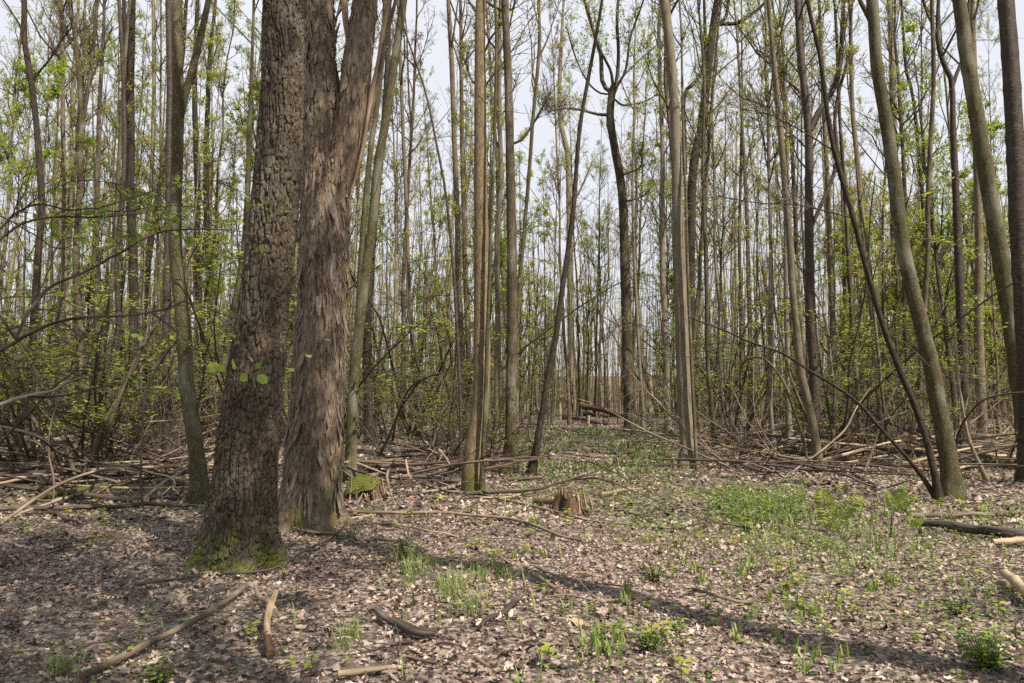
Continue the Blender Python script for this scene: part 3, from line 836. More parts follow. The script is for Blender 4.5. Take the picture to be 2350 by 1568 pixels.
tree('twin_stem_tree', 'pale slender leaning tree with two stems, right beside the shaggy trunk', 'pale twin-stemmed tree', (806, 1108), [(805, 1065), (812, 882), (826, 736), (841, 608), (856, 500), (866, 384), (888, 256), (903, 146), (925, 0)], 25, 18, 'bark_olive',
     limbs=[([(822, 745), (826, 650), (832, 549), (840, 450), (852, 330), (866, 238), (880, 100), (885, -40)], 15, 11)])
tree('young_tree', 'dark brown tree standing behind the pale twin-stemmed tree', 'dark tree behind pale twin', (849, 1024), [(847, 990), (844, 900), (841, 846), (843, 736), (848, 640), (858, 500), (870, 380), (884, 240), (893, 0)], 20, 12, 'bark_dark')
tree('young_tree', 'thin tan knotty tree rising left of the gap, pale in sun', 'thin knotty tan tree', (960, 1003), [(956, 920), (948, 800), (940, 690), (936, 571), (932, 439), (925, 293), (919, 128), (914, 0)], 11, 8, 'bark_tan')
tree('young_tree', 'tan tree with rings of knots, left of the mossy-footed tree', 'knotty tan tree', (1070, 1010), [(1068, 974), (1062, 846), (1057, 736), (1051, 626), (1051, 512), (1044, 329), (1038, 146), (1030, 0)], 15, 11, 'bark_tan')
tree('young_tree', 'dark-knotted grey tree close beside the mossy-footed tree', 'knotted grey tree', (1079, 1000), [(1076, 846), (1070, 700), (1065, 512), (1060, 330), (1059, 220), (1056, 0)], 12, 9, 'bark_grey')
tree('crooked_tree', 'thin reddish tree leaning left at its top, left of the mossy-footed tree', 'thin reddish leaning tree', (1057, 1090), [(1057, 1047), (1057, 919), (1050, 772), (1042, 626), (1035, 549), (1024, 439), (1002, 329), (980, 220), (951, 128), (930, 70)], 9, 4, 'bark_cherry')
tree('mossy_tree', 'grey tree with bent moss-covered foot in the middle of the wood', 'mossy-footed tree', (1079, 1130), [(1080, 1100), (1086, 1030), (1098, 965), (1105, 890), (1105, 772), (1103, 553), (1101, 366), (1100, 180), (1101, 0)], 43, 23, 'bark_mossy', flare=0.12)
tree('young_tree', 'thin grey stem growing at the foot of the mossy-footed tree', 'thin stem at mossy foot', (1106, 1132), [(1108, 1050), (1114, 920), (1118, 800), (1122, 680), (1125, 571), (1130, 439), (1137, 256), (1139, 110), (1137, 0)], 10, 6, 'bark_olive')
tree('young_tree', 'tan sunlit tree between the mossy-footed tree and the smooth grey tree', 'tan tree in the middle', (1139, 1042), [(1140, 960), (1141, 882), (1143, 736), (1140, 553), (1149, 420), (1148, 329), (1146, 150), (1150, 0)], 15, 9, 'bark_tan')
tree('young_tree', 'smooth dark grey straight tree right of the mossy-footed tree', 'smooth grey tree', (1167, 1086), [(1168, 1060), (1172, 992), (1174, 772), (1173, 553), (1168, 329), (1163, 146), (1157, 0)], 27, 17, 'bark_grey',
     limbs=[([(1176, 330), (1200, 318), (1232, 270), (1260, 215)], 7, 3)])
tree('leaning_tree', 'thin tree leaning out to the right from behind the smooth grey tree', 'thin leaner behind smooth grey', (1186, 1005), [(1185, 880), (1187, 736), (1191, 660), (1202, 540), (1214, 402), (1225, 256), (1238, 110), (1236, 0)], 11, 8, 'bark_olive')
tree('leaning_tree', 'dark slender tree leaning strongly right at the edge of the clearing', 'dark leaner by clearing', (1216, 1092), [(1221, 1080), (1240, 974), (1258, 864), (1276, 772), (1291, 663), (1307, 553), (1317, 476), (1331, 293), (1360, 128), (1382, 0)], 16, 7, 'bark_dark')
tree('young_tree', 'pale grey far tree at the back of the clearing, left of the crowned tree', 'pale tree behind clearing', (1313, 945), [(1312, 900), (1311, 846), (1309, 681), (1306, 476), (1302, 348), (1288, 293), (1284, 200), (1290, 60)], 17, 12, 'bark_pale', crown=(0.45, 16, 6, 5, 3.2), limb_leaf=True,
     limbs=[([(1306, 480), (1330, 440), (1360, 370)], 5, 3)])
tree('crowned_tree', 'stout tree with knobby neck and spreading limbs behind the clearing', 'spreading crowned tree', (1450, 990), [(1448, 960), (1443, 882), (1439, 772), (1434, 626), (1433, 571), (1430, 476), (1422, 402), (1409, 329), (1401, 274), (1404, 220), (1410, 200)], 27, 17, 'bark_grey', crown=None, snag=True, limb_leaf=True,
     limbs=[([(1406, 214), (1388, 200), (1381, 180), (1379, 128), (1368, 91), (1346, 18), (1330, -60)], 11, 7, 0.4), ([(1408, 210), (1402, 165), (1385, 130), (1365, 85), (1352, 30)], 8, 4, -0.6), ([(1411, 208), (1418, 160), (1419, 110), (1416, 37), (1425, -50)], 9, 6, -0.3),
            ([(1413, 204), (1430, 175), (1459, 146), (1490, 118), (1518, 95)], 6, 3, 1.2), ([(1396, 264), (1370, 262), (1331, 252), (1295, 249), (1258, 256)], 8, 3, -1.0), ([(1412, 229), (1425, 240), (1441, 241), (1478, 234), (1510, 216)], 5, 3, 0.8),
            ([(1424, 404), (1445, 396), (1470, 382), (1472, 345)], 4, 3, -0.5), ([(1432, 464), (1455, 458), (1478, 448), (1503, 422)], 5, 3, 0.9), ([(1413, 204), (1436, 160), (1446, 90), (1470, 20), (1490, -40)], 6, 4, -0.8), ([(1405, 214), (1380, 215), (1350, 190), (1320, 130), (1300, 60)], 5, 3, 1.0)])
tree('young_tree', 'thin whitish tree just right of the spreading crowned tree', 'thin whitish tree', (1476, 985), [(1472, 900), (1466, 809), (1460, 680), (1455, 589), (1452, 420), (1456, 250)], 9, 6, 'bark_pale')
tree('young_tree', 'whitish mottled tree with stub twigs left of the pale smooth tree', 'whitish mottled tree', (1533, 1002), [(1532, 919), (1527, 772), (1520, 626), (1521, 571), (1520, 329), (1514, 183), (1512, 60), (1516, 0)], 16, 9, 'bark_pale', crown=(0.3, 20, 5, 4, 2.0))
tree('young_tree', 'pale smooth straight tree at the right side of the clearing', 'pale smooth tree', (1580, 1074), [(1579, 1050), (1569, 882), (1563, 736), (1558, 553), (1552, 329), (1541, 146), (1525, 0)], 33, 20, 'bark_pale')
tree('young_tree', 'very thin grey stem hugging the pale smooth tree', 'thin stem by pale smooth', (1599, 1078), [(1594, 980), (1588, 860), (1583, 740), (1578, 620), (1575, 480)], 8, 5, 'bark_olive', crown=(0.5, 8, 4, 3, 1.2))
tree('forked_tree', 'dark tall tree with forked arching limbs behind the pale smooth tree', 'dark forked tree', (1590, 985), [(1586, 880), (1585, 772), (1585, 553), (1591, 384), (1609, 293), (1622, 183), (1634, 73), (1645, 0)], 22, 19, 'bark_dark', limb_leaf=True,
     limbs=[([(1637, 62), (1653, 55), (1693, 53), (1730, 29), (1762, 0), (1790, -40)], 10, 5), ([(1572, 400), (1570, 300), (1569, 220), (1590, 195), (1604, 178), (1618, 128), (1616, 0)], 12, 7), ([(1640, 60), (1665, 40), (1672, 0), (1680, -60)], 9, 6)])
tree('young_tree', 'dark olive thin tree with bent foot right of the pale smooth tree', 'thin dark olive tree', (1640, 1036), [(1638, 990), (1634, 940), (1625, 846), (1622, 700), (1618, 553), (1612, 380), (1616, 200)], 11, 6, 'bark_olive')
tree('young_tree', 'tan straight slender tree right of the thin dark olive tree', 'straight tan tree', (1724, 978), [(1722, 846), (1720, 736), (1715, 534), (1707, 350), (1698, 200), (1690, 60)], 12, 6, 'bark_tan')
tree('young_tree', 'curved pale slender tree rising behind the arching sapling', 'curved pale tree', (1660, 985), [(1657, 900), (1652, 800), (1650, 690), (1641, 590), (1640, 440)], 10, 5, 'bark_pale')
tree('broken_tree', 'dead dark trunk snapped off with reddish rotten wood showing', 'snapped rotten trunk', (1761, 975), [(1763, 930), (1767, 882), (1770, 772), (1766, 700), (1755, 650), (1748, 610)], 18, 5, 'rotten_wood', snag=True, crown=None)
tree('young_tree', 'knotty tan-olive tree curving right at its foot, left of the dark cherry', 'knotty olive-tan tree', (1882, 1086), [(1880, 1076), (1872, 1010), (1858, 937), (1839, 864), (1830, 772), (1819, 663), (1813, 553), (1807, 476), (1796, 348), (1785, 220), (1774, 110), (1764, 0)], 20, 9, 'bark_tan')
tree('young_tree', 'smooth grey tree between the knotty olive-tan tree and the dark cherry', 'grey tree by dark cherry', (1842, 985), [(1838, 860), (1832, 720), (1828, 571), (1822, 430), (1816, 320), (1800, 240), (1790, 140)], 12, 8, 'bark_grey')
tree('cherry_tree', 'dark reddish banded cherry with two upswept limbs on its right', 'dark cherry', (1869, 1056), [(1870, 1020), (1871, 974), (1867, 846), (1860, 700), (1857, 571), (1856, 476), (1858, 329), (1850, 238), (1838, 110), (1832, 0)], 24, 14, 'bark_cherry',
     limbs=[([(1860, 300), (1872, 268), (1895, 232), (1913, 205), (1925, 165), (1931, 110), (1936, 0)], 14, 9), ([(1862, 520), (1880, 480), (1905, 425), (1918, 385), (1922, 348), (1916, 290), (1917, 256), (1930, 190), (1949, 128), (1955, 0)], 10, 6)])
tree('young_tree', 'straight tan tree right behind the dark cherry', 'tan tree behind cherry', (1916, 992), [(1915, 930), (1914, 864), (1912, 772), (1909, 663), (1905, 553), (1902, 476), (1891, 256), (1884, 91), (1880, 0)], 15, 9, 'bark_tan')
tree('young_tree', 'very slim tan tree between the tan tree and the bluish-grey pole tree', 'very slim tan tree', (1944, 985), [(1942, 846), (1938, 700), (1935, 553), (1930, 380), (1925, 180)], 9, 6, 'bark_tan')
tree('young_tree', 'bluish-grey pole-like tree left of the dark leaning stem', 'bluish-grey pole tree', (1976, 1036), [(1974, 1010), (1964, 846), (1953, 700), (1944, 553), (1935, 390), (1925, 250), (1918, 60)], 11, 7, 'bark_grey')
tree('leaning_tree', 'slender dark grey-green tree leaning left, its foot beside the big olive leaner', 'dark grey-green leaner', (2158, 1152), [(2147, 1100), (2132, 1029), (2107, 948), (2077, 882), (2055, 827), (2022, 736), (1995, 644), (1970, 553), (1949, 476), (1913, 348), (1894, 238), (1880, 128), (1850, 0)], 15, 9, 'bark_dark',
     limbs=[([(1912, 345), (1880, 325), (1820, 290), (1760, 262), (1700, 250)], 4, 2), ([(1956, 500), (1915, 490), (1830, 470), (1740, 466), (1650, 450)], 4, 2)])
tree('young_tree', 'knotty brown tree behind the dark grey-green leaner', 'knotty brown tree', (2029, 1044), [(2026, 1010), (2019, 919), (2011, 809), (2000, 699), (1986, 589), (1978, 500), (1967, 366), (1956, 256), (1953, 146), (1950, 0)], 17, 8, 'bark_tan')
tree('leaning_maple', 'smooth olive leaning maple, nearest tree on the right side', 'big olive leaner', (2188, 1142), [(2185, 1110), (2174, 1029), (2154, 937), (2139, 846), (2117, 754), (2090, 644), (2070, 549), (2052, 402), (2030, 256), (2012, 146), (2002, 0)], 37, 25, 'bark_olive',
     limbs=[([(2003, 60), (1990, 33), (1973, 0), (1960, -40)], 12, 8)])
tree('young_tree', 'whitish-grey thick far tree behind the big olive leaner', 'whitish thick far tree', (2067, 978), [(2069, 930), (2070, 882), (2063, 736), (2055, 626), (2050, 450), (2048, 200), (2040, 0)], 22, 15, 'bark_pale', crown=(0.45, 16, 6, 4, 3.2))
tree('crooked_tree', 'thin crooked tree right of the big olive leaner, bent near the top', 'thin crooked tree', (2140, 1000), [(2136, 850), (2130, 700), (2125, 549), (2116, 439), (2107, 329), (2096, 220), (2081, 165), (2074, 73), (2070, 0)], 10, 7, 'bark_dark')
tree('young_tree', 'grey wavy tree between the big olive leaner and the dark forked cherry', 'grey wavy tree', (2112, 1052), [(2112, 980), (2112, 846), (2122, 700), (2130, 571), (2129, 476), (2136, 329), (2143, 183), (2138, 0)], 12, 9, 'bark_grey')
tree('cherry_tree', 'dark banded tree with a lyre-shaped fork at its top', 'lyre-forked cherry', (2215, 1042), [(2214, 1010), (2211, 846), (2205, 699), (2199, 560), (2194, 439), (2187, 293), (2184, 190), (2172, 165), (2160, 130), (2151, 91), (2152, 40), (2154, 0)], 24, 9, 'bark_cherry',
     limbs=[([(2186, 200), (2196, 168), (2207, 140), (2213, 100), (2222, 40), (2225, -30)], 9, 6)])
tree('young_tree', 'tan tree between the lyre-forked cherry and the thick olive trunk at the frame edge', 'tan tree right of cherry', (2256, 1024), [(2253, 950), (2250, 882), (2246, 736), (2247, 553), (2242, 366), (2236, 180), (2230, 0)], 22, 13, 'bark_tan')
tree('leaning_maple', 'thick olive speckled trunk leaning left at the right edge', 'thick olive edge trunk', (2366, 1082), [(2362, 1040), (2349, 955), (2331, 809), (2309, 663), (2284, 524), (2257, 366), (2238, 256), (2220, 146), (2200, 0)], 41, 29, 'bark_olive')
tree('cherry_tree', 'dark banded trunk cut by the right edge of the view, highest at the corner', 'dark corner trunk', (2364, 1110), [(2363, 1000), (2356, 800), (2349, 660), (2341, 549), (2331, 329), (2320, 146), (2308, 0)], 44, 34, 'bark_cherry')
tree('dead_pole', 'pale crooked dead pole leaning in front of the lyre-forked cherry', 'pale dead pole', (2268, 1108), [(2256, 1087), (2224, 1010), (2209, 937), (2196, 846), (2191, 754)], 8, 5, 'bark_pale', snag=True, crown=None, cat='dead tree')
tree('leaning_tree', 'thin tan stem slanting down to the right edge between the two olive leaners', 'thin slanting tan stem', (2375, 1000), [(2345, 880), (2322, 824), (2290, 765), (2242, 644), (2213, 516), (2190, 400)], 10, 6, 'bark_tan')
tree('bent_sapling', 'dark sapling bowed far over to the left in a long arc above the brush', 'long bowed sapling', (2150, 1150), [(2114, 1090), (2070, 1036), (2023, 984), (1968, 922), (1913, 882), (1858, 849), (1796, 809), (1730, 787), (1656, 754), (1583, 728)], 10, 3, 'bark_dark', snag=True, crown=None, cat='sapling')
for k, (a, kw) in enumerate(T):
    hero_tree(*a, seed=k + 1, **kw)

# hooked arch sapling
def rod(name, label, cat, pts, w0, w1, mat, depth=None, sides=8, lift=0.0, group=None, rough=0.07, n=26, seed=0, gnarl=0.012, short=None):
    """a stick or log; without depth it lies on the ground along the picture points, else it runs from depth[0] to depth[1]"""
    r = np.random.default_rng(seed + 500)
    if depth is None:
        W = np.array([on_ground(x, y) for x, y in pts])
    else:
        ds = np.linspace(depth[0], depth[1], len(pts))
        W = np.array([at_depth(x, y, d) for (x, y), d in zip(pts, ds)])
    P = smooth_path(W, n)
    k = P[:, 1] / FPX / 2
    R = np.linspace(w0, w1, n) * k
    if depth is None:
        P[:, 2] = gh(P[:, 0], P[:, 1]) + R * 0.9 + 0.03 + lift
    gn = gnarl * min(1.0, np.linalg.norm(P[-1] - P[0]) / 2.5); kn = r.normal(0, gn, (7, 3)); P += np.stack([np.interp(np.linspace(0, 6, n), np.arange(7), kn[:, c]) for c in range(3)], 1)
    R = R * (1 + 0.10 * np.interp(np.linspace(0, 9, n), np.arange(10), r.normal(0, 1, 10)))
    b = P[0].copy(); b[2] -= R[0]
    a = Acc(); tubes(a, P - b, R, sides, rough=rough, seed=seed)
    # a few broken side twigs
    o = obj(name, a.mesh(name, mat), loc=tuple(b), label=label, cat=cat, group=group)
    if short: LAND.append((pts[0][0], pts[0][1], b, short))
    return o, P, R

# ------------------------------------------------------------------ labels that single things out by what they stand near
ORD = ['first', 'second', 'third', 'fourth', 'fifth', 'sixth', 'seventh', 'eighth', 'ninth', 'tenth', 'eleventh', 'twelfth', 'thirteenth', 'fourteenth', 'fifteenth',
       'sixteenth', 'seventeenth', 'eighteenth', 'nineteenth', 'twentieth'] + ['%dth' % k for k in range(21, 80)]
PENDING = []
def later(o, look, p): PENDING.append((o, look, np.array(p, float)))
def settle_labels(landmarks):
    groups = {}
    for o, look, p in PENDING:
        sx, sy, _ = project(p)
        best = min(landmarks, key=lambda L: (L[0] - sx) ** 2 + 9 * (L[1] - sy) ** 2 if L[2] is not None else 9e9)
        q = best[2]
        if abs(p[1] - q[1]) > 0.8 * abs(p[0] - q[0]): rel = 'behind' if p[1] > q[1] else 'in front of'
        else: rel = 'left of' if p[0] < q[0] else 'right of'
        groups.setdefault((look, rel, best[3]), []).append((float(np.hypot(*(p[:2] - q[:2]))), o))
    for (look, rel, short), lst in groups.items():
        lst.sort(key=lambda e: e[0])
        for k, (_, o) in enumerate(lst):
            o['label'] = f'{look} {rel} the {short}' if len(lst) == 1 else f'{look}, {ORD[k]} out {rel} the {short}'

def set_mat(o, mat):
    o.material_slots[0].link = 'OBJECT'
    o.material_slots[0].material = MAT[mat]

# ------------------------------------------------------------------ background trees: a few built, then copied one by one
def proto_tree(seed, H, r0, crown, leaf, fill, leaf_per=3, bend=0.25, sides=9):
    r = np.random.default_rng(seed)
    n = 16
    z = np.linspace(-0.15, H, n)
    xy = np.cumsum(r.normal(0, 0.09, (n, 2)) * bend * H / 14, 0) + np.outer(z / H, r.normal(0, 0.35, 2))
    path = np.column_stack([xy, z])
    rad = r0 * np.clip(1 - np.maximum(z, 0) / (H * 1.03), 0.03, 1) ** 0.75
    a = Acc(); tubes(a, path, rad, sides, rough=0.10, seed=seed, flare=flare_fn(0.4, 0.12, seed), cap=False)
    if seed % 3 == 0:      # a forked top
        i = int(n * 0.55)
        d = np.array([r.normal(0, .5), r.normal(0, .5), 1.0])
        g = grow(path[i][None], d[None], np.array([H * 0.42]), 8, 0.16, 0.1, r)
        tubes(a, g, (rad[i] * 0.8 * np.linspace(1, .15, 8))[None], 7, cap=False)
    wood, fol = branch_system(path, rad, r, *crown, leaf_size=leaf, leaf_fill=fill, leaf_per=leaf_per)
    return a, wood, fol
PROTO = {'pole': [], 'leafy': [], 'thin': [], 'broad': []}
def build_protos():
    for k in range(8):
        a, w, f = proto_tree(200 + k, 15.5 + (k * 1.37) % 5, 0.048 + 0.013 * (k % 4), (0.34 + 0.06 * (k % 3), 22, 6, 5, 2.4), 0.046, 0.85, leaf_per=12)
        PROTO['pole'].append((a.mesh('trunk', 'bark_grey'), w.mesh('crown', 'twig_bark'), f.mesh('foliage', 'leaf_yellow'), 0))
    for k in range(5):
        a, w, f = proto_tree(300 + k, 7.5 + 1.1 * k, 0.05 + 0.006 * k, (0.14, 24, 6, 5, 2.3), 0.062, 0.95, leaf_per=13, bend=0.5)
        PROTO['leafy'].append((a.mesh('trunk', 'bark_grey'), w.mesh('crown', 'twig_bark'), f.mesh('foliage', 'leaf_spring'), 0))
    for k in range(4):
        a, w, f = proto_tree(400 + k, 10.0 + 1.3 * k, 0.026 + 0.006 * k, (0.25, 16, 5, 4, 1.3), 0.048, 0.9, leaf_per=12, bend=0.5, sides=7)
        PROTO['thin'].append((a.mesh('trunk', 'bark_grey'), w.mesh('crown', 'twig_bark'), f.mesh('foliage', 'leaf_spring'), 0))
def build_broad():
    for k in range(2):
        a, w, f = proto_tree(451 + k, 15.5, 0.20, (0.46, 22, 7, 5, 4.2), 0.09, 0.95, leaf_per=9)
        PROTO['broad'].append((a.mesh('trunk', 'bark_grey'), w.mesh('crown', 'twig_bark'), f.mesh('foliage', 'leaf_spring'), 0))
build_protos(); build_broad()
BARKS = [('bark_grey', 'grey'), ('bark_tan', 'tan'), ('bark_olive', 'olive'), ('bark_dark', 'dark'), ('bark_pale', 'pale'), ('bark_cherry', 'reddish')]
KNAME = {'pole': ('forest_tree', 'straight tree'), 'leafy': ('understory_tree', 'leafy small tree'), 'thin': ('slender_tree', 'thin tree'), 'broad': ('broad_tree', 'broad tree')}
def place_tree(kind, x, y, sc, r, foliage=None, bark=None, shade=False, idx=None):
    pr = PROTO[kind]
    tm, cm, fm, _ = pr[r.integers(len(pr)) if idx is None else idx]
    bm, bw = BARKS[r.choice(6, p=[.3, .33, .17, .05, .12, .03])] if bark is None else bark
    z = g1(x, y)
    root = obj(KNAME[kind][0], None, loc=(x, y, z), rz=r.uniform(0, 6.28), cat='tree', group='trees filling the wood behind')
    root.scale = (sc * r.uniform(.85, 1.15), sc * r.uniform(.85, 1.15), sc)
    tilt = r.normal(0, 0.035, 2); root.rotation_euler = (tilt[0], tilt[1], root.rotation_euler[2])
    t_ = obj('trunk', tm, root); set_mat(t_, bm)
    c_ = obj('crown', cm, root)
    f_ = obj('foliage', fm, c_)
    if foliage: set_mat(f_, foliage)
    later(root, f'{bw} {KNAME[kind][1]}', (x, y, z))
    return root

def ok_spot(x, y, dmin_mid=30.0):
    sx, sy, _ = project((x, y, g1(x, y)))
    if 1180 < sx < 1560 and y < 33: return False
    if sx > 780 and y < 16.5: return False
    if y < 14.5: return False
    return True
r_ = np.random.default_rng(77)
placed = [(L[2][0], L[2][1]) for L in LAND]
cnt = 0; tries = 0
while cnt < 232 and tries < 20000:
    tries += 1
    y = math.sqrt(r_.uniform(14.5 ** 2, 47 ** 2)); x = r_.uniform(-.74, .74) * y + r_.normal(0, .5)
    if not ok_spot(x, y): continue
    if min((x - a) ** 2 + (y - b) ** 2 for a, b in placed) < 0.8: continue
    sx = project((x, y, 0))[0]
    right = sx > 1900; left = sx < 350
    u = r_.uniform()
    kind = 'leafy' if u < (0.62 if right else 0.12 if left else 0.16) else ('thin' if u > (0.78 if right else 0.58) else 'pole')
    fol = None
    if kind == 'pole': fol = r_.choice(['leaf_yellow', 'leaf_spring', 'leaf_red'], p=[.55, .35, .10] if not right else [.3, .68, .02])
    elif kind == 'thin': fol = r_.choice(['leaf_yellow', 'leaf_spring'], p=[.5, .5])
    place_tree(kind, x, y, r_.uniform(.8, 1.2), r_, fol)
    placed.append((x, y)); cnt += 1

# ---- trees standing behind the photographer, whose crowns dapple the foreground
for k, (x, y, sc, kd, ix) in enumerate([(4.25, 3.25, 1.0, 'broad', 0), (1.9, -1.1, 1.0, 'broad', 1), (4.2, -2.0, 1.0, 'broad', 0), (3.0, -0.5, 1.0, 'broad', 1), (0.1, -1.7, 1.0, 'broad', 0), (-1.2, -2.4, 1.0, 'pole', 3), (-5.6, 3.0, 1.0, 'pole', 3), (-3.5, -3.4, 1.1, 'pole', 6),
                                        (1.0, -5.0, 1.1, 'pole', 7), (9.6, 0.6, 1.0, 'thin', 2), (13.5, 7.5, 1.0, 'pole', 6), (11.8, 10.4, 1.0, 'thin', 1)]):
    rr = np.random.default_rng(900 + k)
    t_ = place_tree(kd, x, y, sc, rr, 'leaf_spring', idx=ix)
    PENDING.pop()
    t_['group'] = 'trees around the place the picture was taken from'
    t_['label'] = 'tall tree outside the frame, %s in the ring around the viewpoint' % ORD[k]

# ---- the wood beyond: nobody could count these
def far_forest():
    r = np.random.default_rng(5)
    woods, fols = [], []
    for k in range(6):
        w, f = Acc(), Acc()
        H = 15 + 1.2 * k; n = 6
        z = np.linspace(-.3, H, n); path = np.column_stack([np.cumsum(r.normal(0, .18, (n, 2)), 0), z])
        rad = (0.065 + 0.012 * k) * np.clip(1 - np.maximum(z, 0) / (H * 1.05), .05, 1) ** .7
        tubes(w, path, rad, 5, cap=False)
        P, d, i, t = pick(path[None], 12, 0.4, 1.0, r)
        az = r.uniform(0, 6.28, 12); D = np.stack([np.cos(az) * .6, np.sin(az) * .6, np.full(12, .8)], 1)
        B1 = grow(P, D, r.uniform(1.2, 3.2, 12), 4, .15, .25, r); tubes(w, B1, np.full((12, 4), .02) * np.linspace(1, .4, 4), 3, cap=False)
        P2, d2, i2, t2 = pick(B1, 4, .2, 1, r)
        B2 = grow(P2, d2 + .8 * rand_unit(len(P2), r), r.uniform(.5, 1.4, len(P2)), 3, .1, .3, r); tubes(w, B2, np.full((len(P2), 3), .011) * np.linspace(1, .6, 3), 3, cap=False)
        PL, dl, il, tl = pick(B2, 9, .2, 1, r)
        leaves(f, PL + r.normal(0, .25, PL.shape), 0.10, r, flat=.4)
        woods.append((np.vstack(w.v), np.vstack(w.q), np.vstack(w.bc))); fols.append((np.vstack(f.v), np.vstack(f.q), np.concatenate(f.lr)))
    W, Fo = Acc(), Acc()
    for k in range(310):
        y = math.sqrt(r.uniform(46 ** 2, 105 ** 2)); x = r.uniform(-.78, .78) * y
        a = r.uniform(0, 6.28); s = r.uniform(.75, 1.2)
        if 1180 < project((x, y, 1))[0] < 1420: s *= 0.7
        R = np.array([[math.cos(a), -math.sin(a), 0], [math.sin(a), math.cos(a), 0], [0, 0, 1]]) * s
        o = np.array([x, y, g1(x, y)]); i = r.integers(6)
        v, q, bc = woods[i]; W.add(v @ R.T + o, q=q, bc=bc + np.array([0, 0, r.uniform(0, 50)]))
        v, q, lr = fols[i]; Fo.add(v @ R.T + o, q=q, lr=lr)
    # understory leaves among the far stems
    n = 115000
    y = np.sqrt(r.uniform(36 ** 2, 95 ** 2, n)); x = r.uniform(-.78, .78, n) * y
    cl = vnoise(np.stack([x * .35, y * .35, 0 * x], -1), 8)
    keep = r.uniform(0, 1, n) < cl * 1.2
    x, y = x[keep], y[keep]
    z = gh(x, y) + r.gamma(1.8, 1.9, len(x))
    leaves(Fo, np.stack([x, y, z], 1), 0.11, r, flat=.55)
    # thin understory stems
    n = 5600
    y = np.sqrt(r.uniform(34 ** 2, 100 ** 2, n)); x = r.uniform(-.78, .78, n) * y
    P0 = np.stack([x, y, gh(x, y) - .1], 1)
    g = grow(P0, np.tile([0, 0, 1.0], (n, 1)), np.where(np.arange(n) % 3 == 0, r.uniform(1, 3, n), r.uniform(5, 15, n)), 5, .05, .09, r)
    tubes(W, g, r.uniform(.018, .05, n)[:, None] * np.linspace(1, .35, 5), 3, cap=False)
    fw = obj('forest', W.mesh('forest', 'bark_tan'), kind='stuff', label='far-off wood of thin grey trunks behind all the trees', cat='forest')
    obj('foliage', Fo.mesh('foliage', 'leaf_yellow'), fw, kind='stuff')
far_forest()

# ------------------------------------------------------------------ shrubs of the understory
SHRUB = []
def build_shrubs():
    for k in range(6):
        r = np.random.default_rng(600 + k)
        ns = 3 + k % 3
        H = 1.3 + 0.5 * k
        az = r.uniform(0, 6.28, ns)
        D = np.stack([np.cos(az) * .5, np.sin(az) * .5, np.ones(ns)], 1)
        S = grow(r.normal(0, .06, (ns, 3)) * np.array([1, 1, 0]) - np.array([0, 0, .05]), D, H * r.uniform(.7, 1.1, ns), 9, .02, .16, r)
        w, f = Acc(), Acc()
        tubes(w, S, (0.008 + .004 * H) * np.linspace(1, .3, 9)[None] * np.ones((ns, 1)), 5, cap=False)
        P2, d2, i2, t2 = pick(S, 9, .25, 1, r)
        h = rand_unit(len(P2), r) * np.array([1, 1, .12])
        B2 = grow(P2, d2 * .15 + h, r.uniform(.4, 1.2, len(P2)) * (.5 + .25 * H), 5, .0, .22, r)
        tubes(w, B2, np.full((len(P2), 5), .005) * np.linspace(1, .5, 5), 3, cap=False)
        P3, d3, i3, t3 = pick(B2, 4, .2, 1, r)
        B3 = grow(P3, d3 + .7 * rand_unit(len(P3), r) * np.array([1, 1, .3]), r.uniform(.1, .35, len(P3)), 3, .0, .2, r)
        tubes(w, B3, np.full((len(P3), 3), .003), 3, cap=False)
        PL, dl, il, tl = pick(B3, 13, .1, 1, r)
        PL = PL + r.normal(0, .03, PL.shape)
        keep = r.uniform(0, 1, len(PL)) < .62 * (r.uniform(0, 1, len(B2))[i3[il]] > .3)
        leaves(f, PL[keep], 0.05, r, flat=.75, out=dl[keep], tmpl=LEAF_DIAMOND)
        SHRUB.append((w.mesh('stems', 'twig_bark'), f.mesh('foliage', 'leaf_spring')))
build_shrubs()
r_ = np.random.default_rng(41)
def place_shrub(x, y, sc, r, k=None):
    sm, fm = SHRUB[r.integers(6) if k is None else k]
    z = g1(x, y)
    o = obj('shrub', None, loc=(x, y, z), rz=r.uniform(0, 6.28), cat='shrub', group='leafing shrubs of the understory')
    o.scale = (sc, sc, sc)
    obj('stems', sm, o); obj('foliage', fm, o)
    later(o, r.choice(['fresh green shrub', 'loose leafy shrub', 'twiggy green bush']), (x, y, z))
cnt = 0
while cnt < 135:
    y = math.sqrt(r_.uniform(12 ** 2, 42 ** 2)); x = r_.uniform(-.72, .72) * y
    sx = project((x, y, 0))[0]
    if 1190 < sx < 1560 and y < 38: continue
    if sx > 900 and y < 17: continue
    place_shrub(x, y, r_.uniform(.8, 1.2) if r_.uniform() < .4 else r_.uniform(1.3, 2.3), r_); cnt += 1
for (px, py, sc, k) in [(985, 1040, 1.2, 2), (1120, 1075, 1.0, 1), (1010, 1060, 1.0, 3), (1180, 1045, 1.0, 0), (60, 1085, 1.3, 2), (150, 1075, 1.2, 3), (250, 1080, 1.2, 1), (1740, 1010, 1.2, 4), (1985, 1060, 1.2, 3), (2060, 1050, 1.2, 2), (1930, 1040, 1.1, 1), (2300, 1075, 1.1, 3)]:
    p = on_ground(px, py); place_shrub(p[0], p[1], sc, r_, k)

